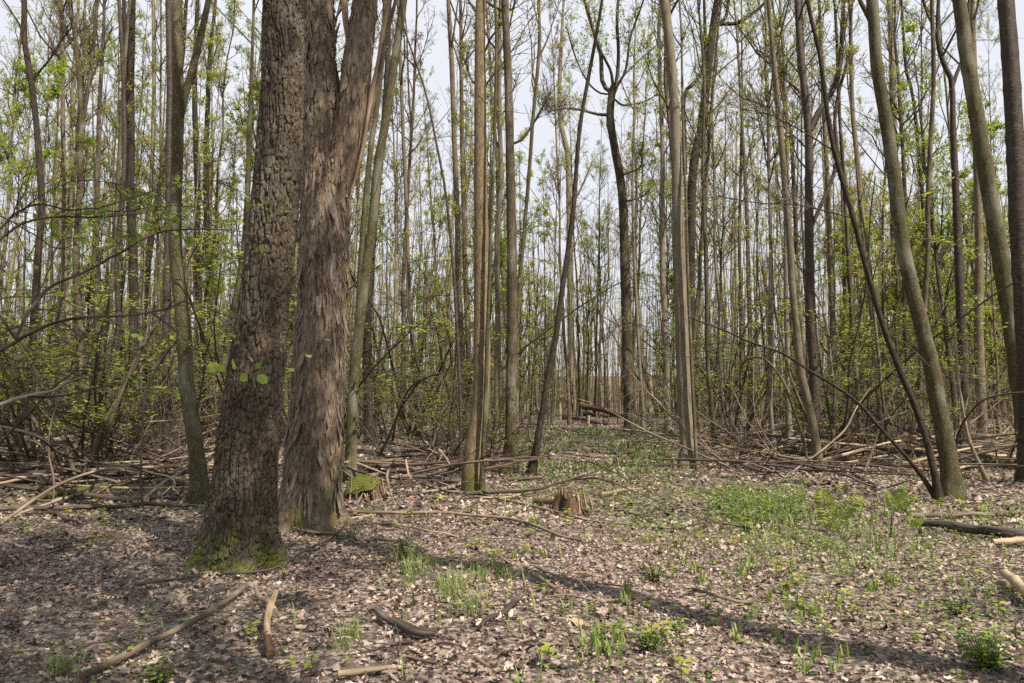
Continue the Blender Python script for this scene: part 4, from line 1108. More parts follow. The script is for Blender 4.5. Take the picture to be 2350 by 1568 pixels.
# ------------------------------------------------------------------ logs, fallen branches and stumps measured in the photograph
def R_(label, cat, pts, w0, w1, mat, name='fallen_branch', **k):
    R_.n += 1
    return rod(name, label, cat, pts, w0, w1, mat, seed=R_.n, **k)
R_.n = 0
R_('long straight pale-brown pole lying from the shaggy trunk across the leaves', 'fallen pole', [(783, 1181), (951, 1187), (1088, 1192), (1173, 1200), (1258, 1228), (1337, 1251)], 9, 6, 'dead_wood', name='fallen_pole', short='long pole', gnarl=0.003)
R_('long thin branch running from the mossy stump past the shredded stump', 'fallen branch', [(900, 1101), (1002, 1128), (1105, 1142), (1224, 1169), (1361, 1204), (1546, 1221)], 9, 3, 'dead_wood', short='long thin branch', gnarl=0.004)
R_('split mossy log lying in front of the shredded stump', 'log', [(1228, 1160), (1290, 1170), (1354, 1183)], 17, 12, 'moss_log', name='log', sides=12)
R_('curved lichen-grey log with broken orange ends in the foreground', 'log', [(865, 1418), (880, 1432), (905, 1448), (951, 1468), (1002, 1470)], 15, 21, 'dark_wood', name='log', sides=14, short='curved log', n=40)
R_('short dark curved branch, right of the curved foreground log', 'fallen branch', [(1100, 1452), (1122, 1433), (1156, 1419), (1190, 1388)], 8, 14, 'dark_wood', sides=10)
R_('short brown stick lying at the edge of the sunlit leaves', 'stick', [(1231, 1333), (1260, 1355), (1289, 1374)], 10, 7, 'dead_wood', name='stick', short='short brown stick')
R_('small thin stick behind the short brown stick in the sunlit leaves', 'stick', [(1228, 1312), (1250, 1322), (1280, 1332)], 5, 4, 'dead_wood', name='stick')
R_('thin stick right of the short brown stick', 'stick', [(1325, 1354), (1370, 1351), (1430, 1356)], 4, 3, 'dead_wood', name='stick')
R_('long straight branch slanting out of the bottom edge of the picture', 'fallen branch', [(185, 1574), (308, 1511), (410, 1463), (496, 1412), (560, 1364)], 18, 12, 'dead_wood', sides=12, short='slanting foreground branch', n=40)
R_('thin bowed twig crossing over the slanting foreground branch', 'twig', [(191, 1446), (308, 1443), (427, 1431), (489, 1420), (564, 1437), (615, 1455), (684, 1496)], 4, 3, 'dead_wood', name='twig', lift=0.03)
R_('dark thin branch lying in front of the plated trunk, rising towards the shaggy trunk', 'fallen branch', [(513, 1333), (615, 1323), (667, 1299), (735, 1262), (800, 1212)], 6, 3, 'dark_wood', lift=0.02)
R_('grey arching branch propped over the brush at the left edge', 'fallen branch', [(0, 1204), (68, 1152), (137, 1111), (205, 1086), (256, 1077), (325, 1087)], 9, 5, 'dead_wood', depth=(8.9, 10.5), short='grey arching branch')
R_('dark long branch lying level from the left edge to the plated trunk', 'fallen branch', [(-20, 1182), (137, 1180), (273, 1171), (400, 1168), (490, 1170)], 13, 7, 'dark_wood', short='dark level branch')
R_('dark side branch forking forward from the dark level branch', 'fallen branch', [(113, 1186), (150, 1198), (191, 1211)], 12, 5, 'dark_wood')
R_('thin dark branch just behind the dark level branch', 'fallen branch', [(150, 1172), (239, 1157), (325, 1152), (415, 1151)], 5, 5, 'dark_wood')
R_('moss-covered curved branch on the ground at the left', 'fallen branch', [(31, 1173), (103, 1149), (171, 1139), (239, 1122)], 9, 15, 'moss_log', sides=12, short='mossy curved branch')
R_('brown weathered log at the left edge behind the mossy branch', 'log', [(-20, 1112), (80, 1114), (171, 1118)], 20, 17, 'dark_wood', name='log', sides=14, short='weathered log')
R_('grey bent branch lying from the weathered log to the olive forked tree', 'fallen branch', [(200, 1104), (290, 1098), (359, 1108), (410, 1112), (450, 1128)], 11, 9, 'dead_wood', sides=10)
R_('pale peeled stick sloping down behind the olive forked tree', 'stick', [(245, 1015), (300, 1035), (350, 1058), (412, 1085)], 6, 4, 'pale_wood', name='stick', depth=(15.5, 13.0))
R_('pale thin stick sticking up at the left behind the brush', 'stick', [(60, 1005), (95, 1020), (115, 1040)], 5, 4, 'pale_wood', name='stick', depth=(13.5, 12.5))
R_('dark fallen limb slanting down through the left brush', 'fallen branch', [(0, 974), (50, 990), (90, 1005), (150, 1050), (230, 1062), (320, 1075), (400, 1092)], 6, 4, 'dark_wood', depth=(9.5, 12.5))
R_('brown weathered half-buried log cut by the right edge', 'log', [(2105, 1211), (2196, 1224), (2300, 1240), (2370, 1246)], 17, 26, 'dark_wood', name='log', sides=14, short='half-buried log')
R_('grey straight branch lying behind the half-buried log', 'fallen branch', [(2087, 1192), (2196, 1192), (2290, 1189), (2370, 1184)], 11, 8, 'dead_wood', sides=10)
R_('pale split log at the right edge in front of the half-buried log', 'log', [(2278, 1258), (2320, 1256), (2370, 1252)], 14, 18, 'pale_wood', name='log', sides=12)
R_('pale barkless log end poking in from the right edge, nearest of the logs there', 'log', [(2309, 1338), (2333, 1362), (2365, 1398)], 18, 24, 'pale_wood', name='log', sides=14, lift=0.02)
R_('long pale pole resting across the brush at the right', 'fallen pole', [(1968, 1056), (2096, 1025), (2205, 1008), (2370, 992)], 9, 7, 'dead_wood', name='fallen_pole', depth=(16.5, 15.0), short='pale resting pole')
R_('thin pole lying behind the knotty brown tree', 'fallen pole', [(1900, 994), (2000, 1002), (2059, 1010), (2145, 1027)], 5, 7, 'dead_wood', name='fallen_pole', depth=(20.0, 17.0))
R_('mossy log behind the big olive leaner at the right edge', 'log', [(2205, 1069), (2280, 1072), (2370, 1077)], 14, 17, 'moss_log', name='log', sides=12, short='mossy log')
R_('thick far mossy log behind the nearer mossy log', 'log', [(2235, 1042), (2300, 1039), (2370, 1036)], 15, 18, 'moss_log', name='log', sides=12)
R_('pole crossing low over the two mossy logs', 'fallen pole', [(2183, 1058), (2260, 1038), (2370, 1010)], 7, 5, 'dead_wood', name='fallen_pole', depth=(14.8, 14.0))
R_('grey level log lying far behind the arching sapling', 'log', [(1645, 983), (1766, 985), (1858, 990)], 6, 5, 'dead_wood', name='log')
R_('brown short log on the ground left of the knotty olive-tan tree', 'log', [(1682, 1030), (1766, 1034), (1817, 1045)], 9, 6, 'dead_wood', name='log')
R_('pale peeled stick in the grass right of the pale smooth tree', 'stick', [(1625, 1077), (1660, 1071), (1692, 1066)], 9, 6, 'torn_wood', name='stick')
R_('thick rotten brown log raised at the back of the clearing', 'log', [(1331, 932), (1368, 938), (1400, 946), (1422, 955)], 15, 9, 'rotten_wood', name='log', depth=(36.0, 34.0), sides=12, short='rotten far log')
R_('long pale thin log lying left of the spreading crowned tree', 'log', [(1288, 962), (1340, 969), (1397, 978)], 7, 5, 'dead_wood', name='log')
R_('second rotten log under the rotten far log', 'log', [(1340, 955), (1380, 958), (1430, 962)], 8, 6, 'rotten_wood', name='log')
R_('pale short upright stub at the back of the clearing', 'stump', [(1286, 963), (1286, 945), (1285, 930)], 9, 7, 'pale_wood', name='snag', depth=(32.5, 32.5))
R_('second pale stub beside the long pale thin log', 'stump', [(1350, 975), (1350, 965), (1351, 953)], 8, 6, 'pale_wood', name='snag', depth=(30, 30))
for pts, dp, w, m_, lab in [
    ([(819, 1063), (850, 1075), (886, 1088)], (13.2, 12.8), 6, 'pale_wood', 'pale short stick leaning over the mossy stump'),
    ([(901, 1063), (970, 1090), (1053, 1121)], (13.8, 12.2), 6, 'dead_wood', 'straight stick sloping down to the mossy-footed tree'),
    ([(893, 1080), (888, 1105), (900, 1140), (913, 1169)], (11.8, 10.4), 7, 'dead_wood', 'grey forked stick standing in front of the mossy stump'),
    ([(932, 1055), (938, 1090), (955, 1108), (968, 1121)], (12.6, 12.0), 5, 'pale_wood', 'pale crooked stick standing right of the mossy stump'),
    ([(1009, 1033), (1046, 1080), (1094, 1132)], (13.5, 11.8), 5, 'dead_wood', 'thin stick leaning against the mossy-footed tree'),
    ([(900, 1010), (911, 955), (951, 889), (987, 864), (1017, 858)], (14.5, 13.0), 6, 'dark_wood', 'dark arching branch left of the mossy-footed tree'),
    ([(870, 1045), (897, 990), (935, 905), (960, 875), (985, 878)], (14.0, 13.0), 7, 'dark_wood', 'second dark arching branch, lower and thicker'),
    ([(1067, 1198), (1082, 1208), (1090, 1222), (1093, 1240)], (9.2, 8.6), 8, 'pale_wood', 'small pale broken snag leaning beside the long pole'),
    ([(1313, 1098), (1378, 1100), (1464, 1132), (1542, 1168)], (12.2, 10.4), 4, 'dark_wood', 'dark thin branch hovering over the grass right of the shredded stump'),
    ([(1350, 1060), (1420, 1090), (1480, 1125), (1540, 1150)], (13.5, 10.8), 3, 'dark_wood', 'dark thin upper twig slanting over the grass'),
    ([(1780, 1110), (1850, 1060), (1930, 1000), (1965, 940), (2000, 890)], (12.5, 14.0), 5, 'dead_wood', 'grey crooked stick rising between dark cherry and bluish pole'),
    ([(1985, 1080), (2010, 1010), (2035, 930), (2100, 820)], (13.5, 14.5), 6, 'dark_wood', 'dark leaning stick crossing the long bowed sapling'),
    ([(1858, 1078), (1839, 992), (1821, 937), (1796, 875), (1759, 827), (1726, 820), (1704, 835), (1698, 880)], (15.2, 16.0), 8, 'bark_olive', 'hook-shaped bent sapling arching over left of the dark cherry'),
    ([(2190, 1050), (2205, 980), (2240, 930), (2300, 905), (2360, 900)], (12.8, 11.5), 7, 'dark_wood', 'dark bowed branch arching to the right edge'),
    ([(896, 1392), (913, 1460), (930, 1574)], (5.4, 4.25), 4, 'dark_wood', 'thin bare standing twig in front of the curved log'),
    ([(-5, 933), (37, 915), (62, 910), (121, 897), (146, 882), (198, 864)], (5.5, 6.2), 10, 'dead_wood', 'dead forked branch reaching in low from the left edge'),
    ([(62, 911), (110, 910), (165, 904), (227, 890), (282, 879)], (5.6, 6.0), 7, 'dark_wood', 'dead branch with pale snapped tip, below the leafy branches'),
    ([(-5, 1022), (55, 959), (117, 893), (183, 842)], (6.4, 6.0), 6, 'dark_wood', 'thin dark branch slanting up across the dead forked branch'),
    ([(-5, 990), (40, 988), (90, 1005), (120, 1030), (135, 1060)], (7.0, 8.0), 6, 'dark_wood', 'dark drooping branch low at the left edge'),
    ([(328, 1170), (324, 1087), (324, 992), (329, 930), (351, 857), (381, 809), (406, 780)], (10.2, 9.6), 6, 'dark_wood', 'slim dark bare sapling curving right, in front of the olive forked tree'),
    ([(448, 1060), (452, 992), (457, 926), (472, 827), (483, 780)], (11.5, 11.5), 6, 'dark_wood', 'thin dark sapling stem between olive fork and plated trunk'),
    ([(120, 1168), (123, 1101), (113, 1040), (120, 960), (150, 880)], (10.2, 10.0), 5, 'dead_wood', 'thin grey upright sapling behind the grey arching branch')]:
    R_(lab, 'branch' if 'sapling' not in lab else 'sapling', pts, w, w * .55, m_, name='bare_branch' if 'sapling' not in lab else 'bare_sapling', depth=dp)
for pts, w, m_, lab in [
    ([(790, 1204), (825, 1195), (862, 1188)], 6, 'pale_wood', 'pale stick at the foot of the shaggy trunk'),
    ([(804, 1212), (860, 1210), (917, 1210)], 5, 'dead_wood', 'thin stick in front of the pale stick by the shaggy trunk'),
    ([(852, 1245), (890, 1249), (925, 1251)], 9, 'dead_wood', 'stout short stick lying in front of the long pole'),
    ([(876, 1204), (937, 1217), (1000, 1230), (1053, 1239)], 5, 'pale_wood', 'pale thin stick slanting in front of the long pole'),
    ([(1166, 1190), (1220, 1163), (1269, 1139)], 6, 'dead_wood', 'thin stick crossing the long thin branch'),
    ([(1110, 1150), (1176, 1146), (1238, 1130)], 5, 'pale_wood', 'pale stick left of the shredded stump'),
    ([(1378, 1144), (1429, 1134), (1474, 1128)], 9, 'torn_wood', 'orange-brown peeled log piece right of the shredded stump'),
    ([(1450, 1200), (1464, 1192), (1522, 1166)], 4, 'dark_wood', 'dark thin twig in the grass far right of the shredded stump'),
    ([(775, 1567), (840, 1557), (920, 1548)], 16, 'pale_wood', 'pale split log piece at the bottom edge'),
    ([(937, 1525), (970, 1532), (1002, 1538)], 10, 'dark_wood', 'dark short stick above the bottom edge'),
    ([(1002, 1492), (1025, 1490), (1050, 1495)], 8, 'dark_wood', 'dark little stick right of the curved log'),
    ([(1090, 1525), (1105, 1535), (1120, 1545)], 10, 'dead_wood', 'knobby stub of wood near the bottom edge'),
    ([(310, 1355), (350, 1348), (410, 1340), (460, 1332)], 9, 'dark_wood', 'lichen-spotted grey branch piece left of the plated trunk'),
    ([(100, 1284), (140, 1270), (185, 1258)], 6, 'dark_wood', 'dark bent stick far left in the leaf litter'),
    ([(640, 1215), (700, 1228), (790, 1236)], 8, 'dead_wood', 'stick lying across the front of the shaggy trunk'),
    ([(2045, 1235), (2046, 1210), (2048, 1186)], 6, 'dark_wood', 'small dark upright splinter stuck in the ground at the right')]:
    dp = None
    if 'upright' in lab:
        d0 = on_ground(*pts[0])[1]; dp = (d0, d0)
    R_(lab, 'stick', pts, w, w * .7, m_, name='stick', depth=dp, sides=9)

# broken standing branch by the plated trunk: pale limb, hooked arm, rotten foot
b0 = on_ground(615, 1478)
root = obj('broken_branch', None, loc=tuple(b0), label='pale barkless broken branch with hooked arm standing in the foreground leaves', cat='branch')
for nm, pts, ww, m_, dd in (('shaft', [(615, 1462), (612, 1430), (618, 1400), (625, 1380), (634, 1358)], [17, 15, 17, 15, 11], 'pale_wood', (4.75, 5.35)),
                            ('arm', [(586, 1342), (590, 1360), (600, 1374), (614, 1379), (630, 1400)], [7, 11, 12, 12, 10], 'pale_wood', (5.5, 5.1)),
                            ('rotten_foot', [(622, 1500), (616, 1482), (612, 1455)], [20, 24, 18], 'rotten_wood', (4.6, 4.78))):
    W = smooth_path(np.array([at_depth(x, y, d) for (x, y), d in zip(pts, np.linspace(dd[0], dd[1], len(pts)))]) - b0, 24)
    rr = np.interp(np.linspace(0, 1, 24), np.linspace(0, 1, len(ww)), ww) * dd[0] / FPX / 2
    a = Acc(); tubes(a, W, rr, 14, rough=0.2, seed=len(nm)); obj(nm, a.mesh(nm, m_), root)
LAND.append((615, 1478, b0, 'pale broken branch'))

# stumps
def stump(label, short, base, w, h, mat, seed, splinters=0, moss_top=False):
    r = np.random.default_rng(seed)
    b = on_ground(*base); k = b[1] / FPX
    R0 = w * k / 2; Hh = h * k
    sides, n = 36, 16
    ang = np.linspace(0, 2 * np.pi, sides, endpoint=False)
    top = Hh * (0.12 + 0.72 * vnoise(np.stack([np.cos(ang) * 1.5, np.sin(ang) * 1.5, 0 * ang + seed], 1), seed) + 0.15 * np.cos(ang - 2.6))
    top += r.normal(0, 0.10 * Hh, sides)
    s = np.linspace(0, 1, n)
    Z = -0.06 + s[:, None] * (top[None] + 0.06)
    lump = 0.6 + 0.8 * vnoise(np.stack([np.cos(ang) * 2.6, np.sin(ang) * 2.6, 0 * ang], 1), seed + 3)
    RR = R0 * (0.62 + 0.55 * np.exp(-s[:, None] * 2.2)) * lump[None] * (1 + r.normal(0, .02, (n, sides)))
    X = np.stack([RR * np.cos(ang), RR * np.sin(ang), Z], -1)
    inner = np.stack([RR[-1] * .6 * np.cos(ang), RR[-1] * .6 * np.sin(ang), np.minimum(top * .6, top - .03)], -1)[None]
    X = np.concatenate([X, inner], 0); n += 1
    j = np.arange(sides); j2 = (j + 1) % sides; bs = (np.arange(n - 1) * sides)[:, None]
    q = np.stack([bs + j, bs + j2, bs + sides + j2, bs + sides + j], -1).reshape(-1, 4)
    v = np.concatenate([X.reshape(-1, 3), [[0, 0, Hh * .3]]])
    t = np.stack([(n - 1) * sides + j, (n - 1) * sides + j2, np.full(sides, len(v) - 1)], 1)
    root = obj('stump', None, loc=tuple(b), label=label, cat='stump')
    obj('stump_body', Acc().add(v, q=q, t=t, bc=v).mesh('stump_body', mat), root)
    for i in range(splinters):
        a_ = r.uniform(0, 6.28); rad = R0 * r.uniform(.45, 1.0)
        p0 = np.array([math.cos(a_) * rad * 1.12, math.sin(a_) * rad * 1.12, -.02]); p1 = np.array([math.cos(a_) * rad * .82, math.sin(a_) * rad * .82, Hh * r.gamma(5, .105)]) + r.normal(0, .035, 3)
        ac = Acc(); tubes(ac, smooth_path([p0, (p0 + p1) / 2 + r.normal(0, .01, 3), p1], 5), np.array([1, .9, .8, .55, .12]) * R0 * r.uniform(.02, .09), 5, rough=.2, seed=i)
        obj('splinter', ac.mesh('splinter', ('torn_wood', 'rotten_wood', 'torn_wood')[i % 3]), root)
    if moss_top:
        ac = Acc()
        th = np.linspace(0, 1, 9); X = []
        for t_ in th:
            rr = R0 * .86 * math.sin(t_ * 1.45) * (0.55 + .9 * vnoise(np.stack([np.cos(ang) * 1.6, np.sin(ang) * 1.6, 0 * ang + t_ * .6], 1), seed + 5))
            X.append(np.stack([rr * np.cos(ang) - R0 * .34, rr * np.sin(ang) + R0 * .12, Hh * .50 + Hh * .32 * math.cos(t_ * 1.45) + .11 * (vnoise(np.stack([rr * np.cos(ang) * 14, rr * np.sin(ang) * 14, 0 * ang], 1), 3) - .5) + r.normal(0, .012, sides) - Hh * .35 * t_ ** 2 * (.5 - .5 * np.cos(ang))], 1))
        X = np.stack(X); bs = (np.arange(8) * sides)[:, None]
        ac.add(X.reshape(-1, 3), q=np.stack([bs + j, bs + sides + j, bs + sides + j2, bs + j2], -1).reshape(-1, 4))
        obj('moss_cap', ac.mesh('moss_cap', 'moss'), root)
    LAND.append((base[0], base[1], b, short))
def moss_mat():
    m, n, l, out = new_mat('moss')
    tc = N(n, 'ShaderNodeTexCoord')
    f = N(n, 'ShaderNodeTexNoise', i_Scale=60.0, i_Detail=4); l.new(tc.outputs['Object'], f.inputs['Vector'])
    g = N(n, 'ShaderNodeTexNoise', i_Scale=7.0, i_Detail=3); l.new(tc.outputs['Object'], g.inputs['Vector'])
    c1 = ramp(n, [(0.3, (0.030, 0.036, 0.007)), (0.55, (0.09, 0.105, 0.018)), (0.75, (0.17, 0.18, 0.035))]); l.new(f.outputs['Fac'], c1.inputs[0])
    mk = N(n, 'ShaderNodeMapRange', i_1=0.56, i_2=0.66, i_3=0.0, i_4=0.8); l.new(g.outputs['Fac'], mk.inputs[0])
    c = mixc(n, l, mk.outputs[0], c1.outputs[0], (0.11, 0.075, 0.045))
    bp = N(n, 'ShaderNodeBump', i_Strength=1.0, i_Distance=0.02); l.new(f.outputs['Fac'], bp.inputs['Height'])
    p = N(n, 'ShaderNodeBsdfPrincipled'); p.inputs['Roughness'].default_value = 0.95; p.inputs['Specular IOR Level'].default_value = 0.1
    l.new(c, p.inputs['Base Color']); l.new(bp.outputs[0], p.inputs['Normal']); l.new(p.outputs[0], out.inputs[0])
moss_mat()
stump('rotting stump capped with green moss right of the shaggy trunk', 'mossy stump', (845, 1148), 104, 60, 'rotten_wood', 4, splinters=34, moss_top=True)
stump('shredded rust-brown broken stump in the middle ground', 'shredded stump', (1310, 1176), 92, 58, 'rotten_wood', 9, splinters=64)
stump('small dark sawn-off stump far behind the hook-shaped sapling', 'small far stump', (1806, 998), 26, 18, 'dark_wood', 12)

# moss cushions in the clearing
for i, (px, py, w, lab) in enumerate([(1492, 1050, 34, 'mossy green mound in the clearing grass'), (1518, 1046, 38, 'second mossy mound, right of its neighbour in the clearing')]):
    b = on_ground(px, py); r = np.random.default_rng(i); R0 = w * b[1] / FPX / 2
    ang = np.linspace(0, 6.2832, 22, endpoint=False); th = np.linspace(0.02, 1, 7)
    X = np.stack([np.stack([np.cos(ang) * R0 * t * r.uniform(.9, 1.1, 22), np.sin(ang) * R0 * .7 * t * r.uniform(.9, 1.1, 22), np.full(22, R0 * .42 * math.cos(t * 1.5)) + r.normal(0, .01, 22) - .02], 1) for t in th])
    j = np.arange(22); j2 = (j + 1) % 22; bs = (np.arange(6) * 22)[:, None]
    obj('moss_mound', Acc().add(X.reshape(-1, 3), q=np.stack([bs + j, bs + 22 + j, bs + 22 + j2, bs + j2], -1).reshape(-1, 4)).mesh('moss_mound', 'moss'), loc=tuple(b), label=lab, cat='moss')

# ---- random fallen sticks among the litter and in the brush
STK = []
for k in range(9):
    r = np.random.default_rng(700 + k)
    P = grow(np.zeros((1, 3)), np.array([[1.0, 0, 0]]), np.array([1.0]), 12, 0, 0.16 + .05 * (k % 3), r)[0]
    P[:, 2] *= .25
    a = Acc(); rr = 0.016 * np.linspace(1, .45, 12); tubes(a, P, rr, 6, rough=.15, seed=k)
    q, d, i, t = pick(P[None], 3, .3, .9, r)
    g = grow(q, d + .8 * rand_unit(3, r) * np.array([1, 1, .3]), r.uniform(.12, .4, 3), 5, .02, .2, r)
    tubes(a, g, np.full((3, 5), .007) * np.linspace(1, .5, 5), 4)
    STK.append(a.mesh('fallen_stick', 'dead_wood'))
r_ = np.random.default_rng(55)
WMAT = [('dead_wood', 'brown'), ('dark_wood', 'dark'), ('pale_wood', 'pale')]
def scatter_stick(x, y, L, lift, pitch, r):
    o = obj('fallen_stick', STK[r.integers(9)], loc=(x, y, g1(x, y) + .018 + lift), cat='stick', group='sticks lying about on the forest floor')
    o.rotation_euler = (r.uniform(-.5, .5), pitch, r.uniform(0, 6.28)); th = r.uniform(.5, 1.3) * (.6 + .4 * L)
    o.scale = (L, L * .7 + .2, th)
    m_, w_ = WMAT[r.choice(3, p=[.45, .42, .13])]; set_mat(o, m_)
    later(o, f'{w_} {"thin" if th < 1 else "thick"} fallen stick', (x, y, 0))
for k in range(55):                       # scattered on the litter
    y = math.sqrt(r_.uniform(4.2 ** 2, 15 ** 2)); x = r_.uniform(-.66, .66) * y
    scatter_stick(x, y, r_.uniform(.3, 1.1), 0, 0, r_)
for k in range(98):                       # brush on the left
    px, py = r_.uniform(-30, 480), r_.uniform(1005, 1135); p = on_ground(px, py)
    scatter_stick(p[0], p[1], r_.uniform(1.0, 3.6), r_.uniform(0, .3), r_.normal(0, .15), r_)
for k in range(58):                       # brush round the mossy stump
    px, py = r_.uniform(800, 1080), r_.uniform(1035, 1150); p = on_ground(px, py)
    scatter_stick(p[0], p[1], r_.uniform(.7, 2.4), r_.uniform(0, .25), r_.normal(0, .18), r_)
for k in range(92):                       # brush on the right
    px, py = r_.uniform(1600, 2350), r_.uniform(980, 1100); p = on_ground(px, py)
    scatter_stick(p[0], p[1], r_.uniform(1.0, 3.4), r_.uniform(0, .25), r_.normal(0, .13), r_)
LONG = []
for k in range(6):
    r = np.random.default_rng(760 + k)
    P = grow(np.zeros((1, 3)), np.array([[1.0, 0, 0]]), np.array([1.0]), 16, 0, 0.05 + .02 * (k % 3), r)[0]
    P[:, 2] *= .4
    a = Acc(); tubes(a, P, .0105 * np.linspace(1, .5, 16) * (1 + .12 * r.normal(0, 1, 16)), 8, rough=.1, seed=k)
    q, d, i, t = pick(P[None], 5, .3, .95, r)
    tubes(a, grow(q, d + .9 * rand_unit(5, r), r.uniform(.04, .2, 5), 5, .0, .2, r), np.full((5, 5), .0035) * np.linspace(1, .5, 5), 4)
    LONG.append(a.mesh('fallen_pole', 'dead_wood'))
for k in range(64):
    px, py = [(r_.uniform(-60, 440), r_.uniform(1015, 1130)), (r_.uniform(1620, 2330), r_.uniform(985, 1085)), (r_.uniform(820, 1060), r_.uniform(1030, 1120))][(0, 0, 1, 1, 2)[k % 5]]
    p = on_ground(px, py); L = r_.uniform(2.0, 5.0)
    o = obj('fallen_pole', LONG[r_.integers(6)], loc=(p[0] - L * .3, p[1], p[2] + r_.uniform(.06, .3)), cat='fallen pole', group='long poles lying in the brush')
    az = r_.normal(0, .45) + (math.pi if r_.uniform() < .5 else 0); o.rotation_euler = (r_.uniform(0, 6), r_.normal(0, .025), az)
    if abs(az) > 1.6: o.location.x += L * .8
    th = r_.uniform(1.6, 4.5); o.scale = (L, th, th)
    m_, w_ = WMAT[r_.choice(3, p=[.45, .4, .15])]; set_mat(o, m_)
    later(o, f'{w_} long fallen pole', p)
def dead_tops(spots, r):                  # leafless tops of fallen saplings
    for px, py in spots:
        p = on_ground(px, py)
        o = obj('dead_brush', SHRUB[r.integers(2, 6)][0], loc=(p[0], p[1], p[2] + .1), cat='brush', group='bare fallen brush')
        set_mat(o, ['dark_wood', 'dead_wood'][r.integers(2)]); s_ = r.uniform(.8, 1.3); o.scale = (s_, s_, s_)
        o.rotation_euler = (r.uniform(1.25, 1.6) * r.choice([-1, 1]), r.uniform(-.4, .4), r.uniform(0, 6.28))
        later(o, 'bare twiggy fallen brush', p)
dead_tops([(r_.uniform(0, 460), r_.uniform(1020, 1110)) for _ in range(16)] + [(r_.uniform(840, 1060), r_.uniform(1040, 1110)) for _ in range(7)] + [(r_.uniform(1620, 2340), r_.uniform(990, 1080)) for _ in range(18)], r_)

# ------------------------------------------------------------------ leafy branches of a shrub reaching in from the left, close to the lens
def big_leaf_mesh(seed):
    r = np.random.default_rng(seed)
    u = np.array([0, .12, .3, .5, .7, .88, 1.0]); hw = np.array([.02, .22, .34, .36, .28, .12, .0])
    sag = -.10 * u ** 2 + r.normal(0, .012, 7); fold = r.uniform(.05, .14)
    v = []
    for a, h, s in zip(u, hw, sag):
        wv = .025 * math.sin(a * 20)
        v += [[a, h + wv * (h > .05), s + fold * h * 2], [a, 0, s], [a, -h - wv * (h > .05), s + fold * h * 2]]
    q = []
    for i in range(6):
        x = i * 3; y = x + 3
        q += [[x, x + 1, y + 1, y], [x + 1, x + 2, y + 2, y + 1]]
    v = np.array(v)
    return Acc().add(v, q=q, lr=np.full(len(v), r.uniform(.2, 1))).mesh('leaf', 'leaf_near')
BIGLEAF = [big_leaf_mesh(k) for k in range(7)]
b0 = np.array([-3.9, 4.2, g1(-3.9, 4.2)])
shrub_root = obj('leafy_shrub', None, loc=tuple(b0), label='young beech-like shrub whose long leafy branches reach in from the left edge', cat='shrub')
NEARB = [([(-60, 835), (0, 805), (37, 783), (91, 754), (146, 736), (220, 727), (274, 725), (344, 717), (388, 705), (421, 692), (457, 655), (487, 626), (515, 595)], 9, 2, (3.5, 4.2), 0.45, 3),
         ([(421, 690), (472, 707), (523, 725), (560, 736), (585, 754), (644, 769)], 3, 1.5, (4.0, 4.3), 0.3, 1),
         ([(143, 740), (183, 772), (234, 816), (285, 871), (329, 893), (381, 915), (410, 940)], 3.5, 1.5, (3.7, 4.0), 0.2, 2),
         ([(348, 718), (392, 750), (439, 798), (472, 838), (505, 864), (542, 886), (585, 889), (648, 868)], 3.5, 1.5, (3.9, 3.9), 0.55, 1),
         ([(37, 780), (55, 732), (84, 692), (110, 663), (154, 641), (205, 619), (252, 593), (293, 571), (329, 549), (366, 533), (421, 527), (494, 527), (549, 531), (604, 553), (637, 566)], 8, 2, (3.5, 4.4), 0.4, 5),
         ([(-40, 575), (0, 549), (29, 527), (73, 505), (146, 498), (220, 498), (293, 494), (340, 486)], 7, 3, (3.4, 4.0), 0.1, 10),
         ([(-40, 560), (0, 527), (37, 490), (80, 470), (128, 476), (157, 483), (220, 479), (274, 487), (340, 478), (420, 470)], 6, 2, (3.5, 4.2), 0.1, 12),
         ([(-40, 480), (20, 505), (80, 540), (130, 570), (180, 560)], 4, 2, (3.3, 3.8), 0.2, 4),
         ([(95, 660), (112, 620), (130, 570), (146, 545), (160, 520)], 3, 2, (3.7, 3.9), 0.2, 2),
         ([(220, 480), (300, 455), (380, 430), (450, 415), (530, 420)], 3, 1.5, (3.9, 4.4), 0.1, 8),
         ([(40, 490), (110, 440), (180, 415), (260, 420), (330, 440)], 3, 1.5, (3.7, 4.2), 0.1, 8)]
r = np.random.default_rng(66)
for pts, w0, w1, dd, t0, ntw in NEARB:
    W = np.array([at_depth(x, y, d) for (x, y), d in zip(pts, np.linspace(dd[0], dd[1], len(pts)))])
    P = smooth_path(W, 40) + r.normal(0, .0015, (40, 3))
    R = np.linspace(w0, w1, 40) * np.linspace(dd[0], dd[1], 40) / FPX / 2
    a = Acc(); tubes(a, P - b0, R, 9, rough=.12, seed=int(w0))
    q, d, i, t = pick(P[None], ntw, max(t0, .15), .98, r)
    TW = grow(q, d * .8 + rand_unit(ntw, r) * np.array([.5, .5, .5]), r.uniform(.18, .45, ntw), 8, 0.0, .12, r)
    tubes(a, TW - b0, np.full((ntw, 8), .0022) * np.linspace(1, .5, 8), 5)
    br = obj('branch', a.mesh('branch', 'dark_wood'), shrub_root)
    for tw in TW:
        nl = r.integers(3, 6)
        for tt in np.linspace(.35, 1.0, nl):
            k = min(6, int(tt * 7)); p = tw[k] + (tw[k + 1] - tw[k]) * .5
            lo = obj('leaf', BIGLEAF[r.integers(7)], br, loc=tuple(p - b0))
            s = r.uniform(.034, .062) * (0.75 if pts[0][1] < 620 else 1.0); lo.scale = (s, s, s)
            dirv = tw[k + 1] - tw[k]; az = math.atan2(dirv[1], dirv[0]) + r.choice([-1, 1]) * r.uniform(.3, 1.2)
            lo.rotation_euler = (r.normal(0, .45), r.normal(.35, .35), az)
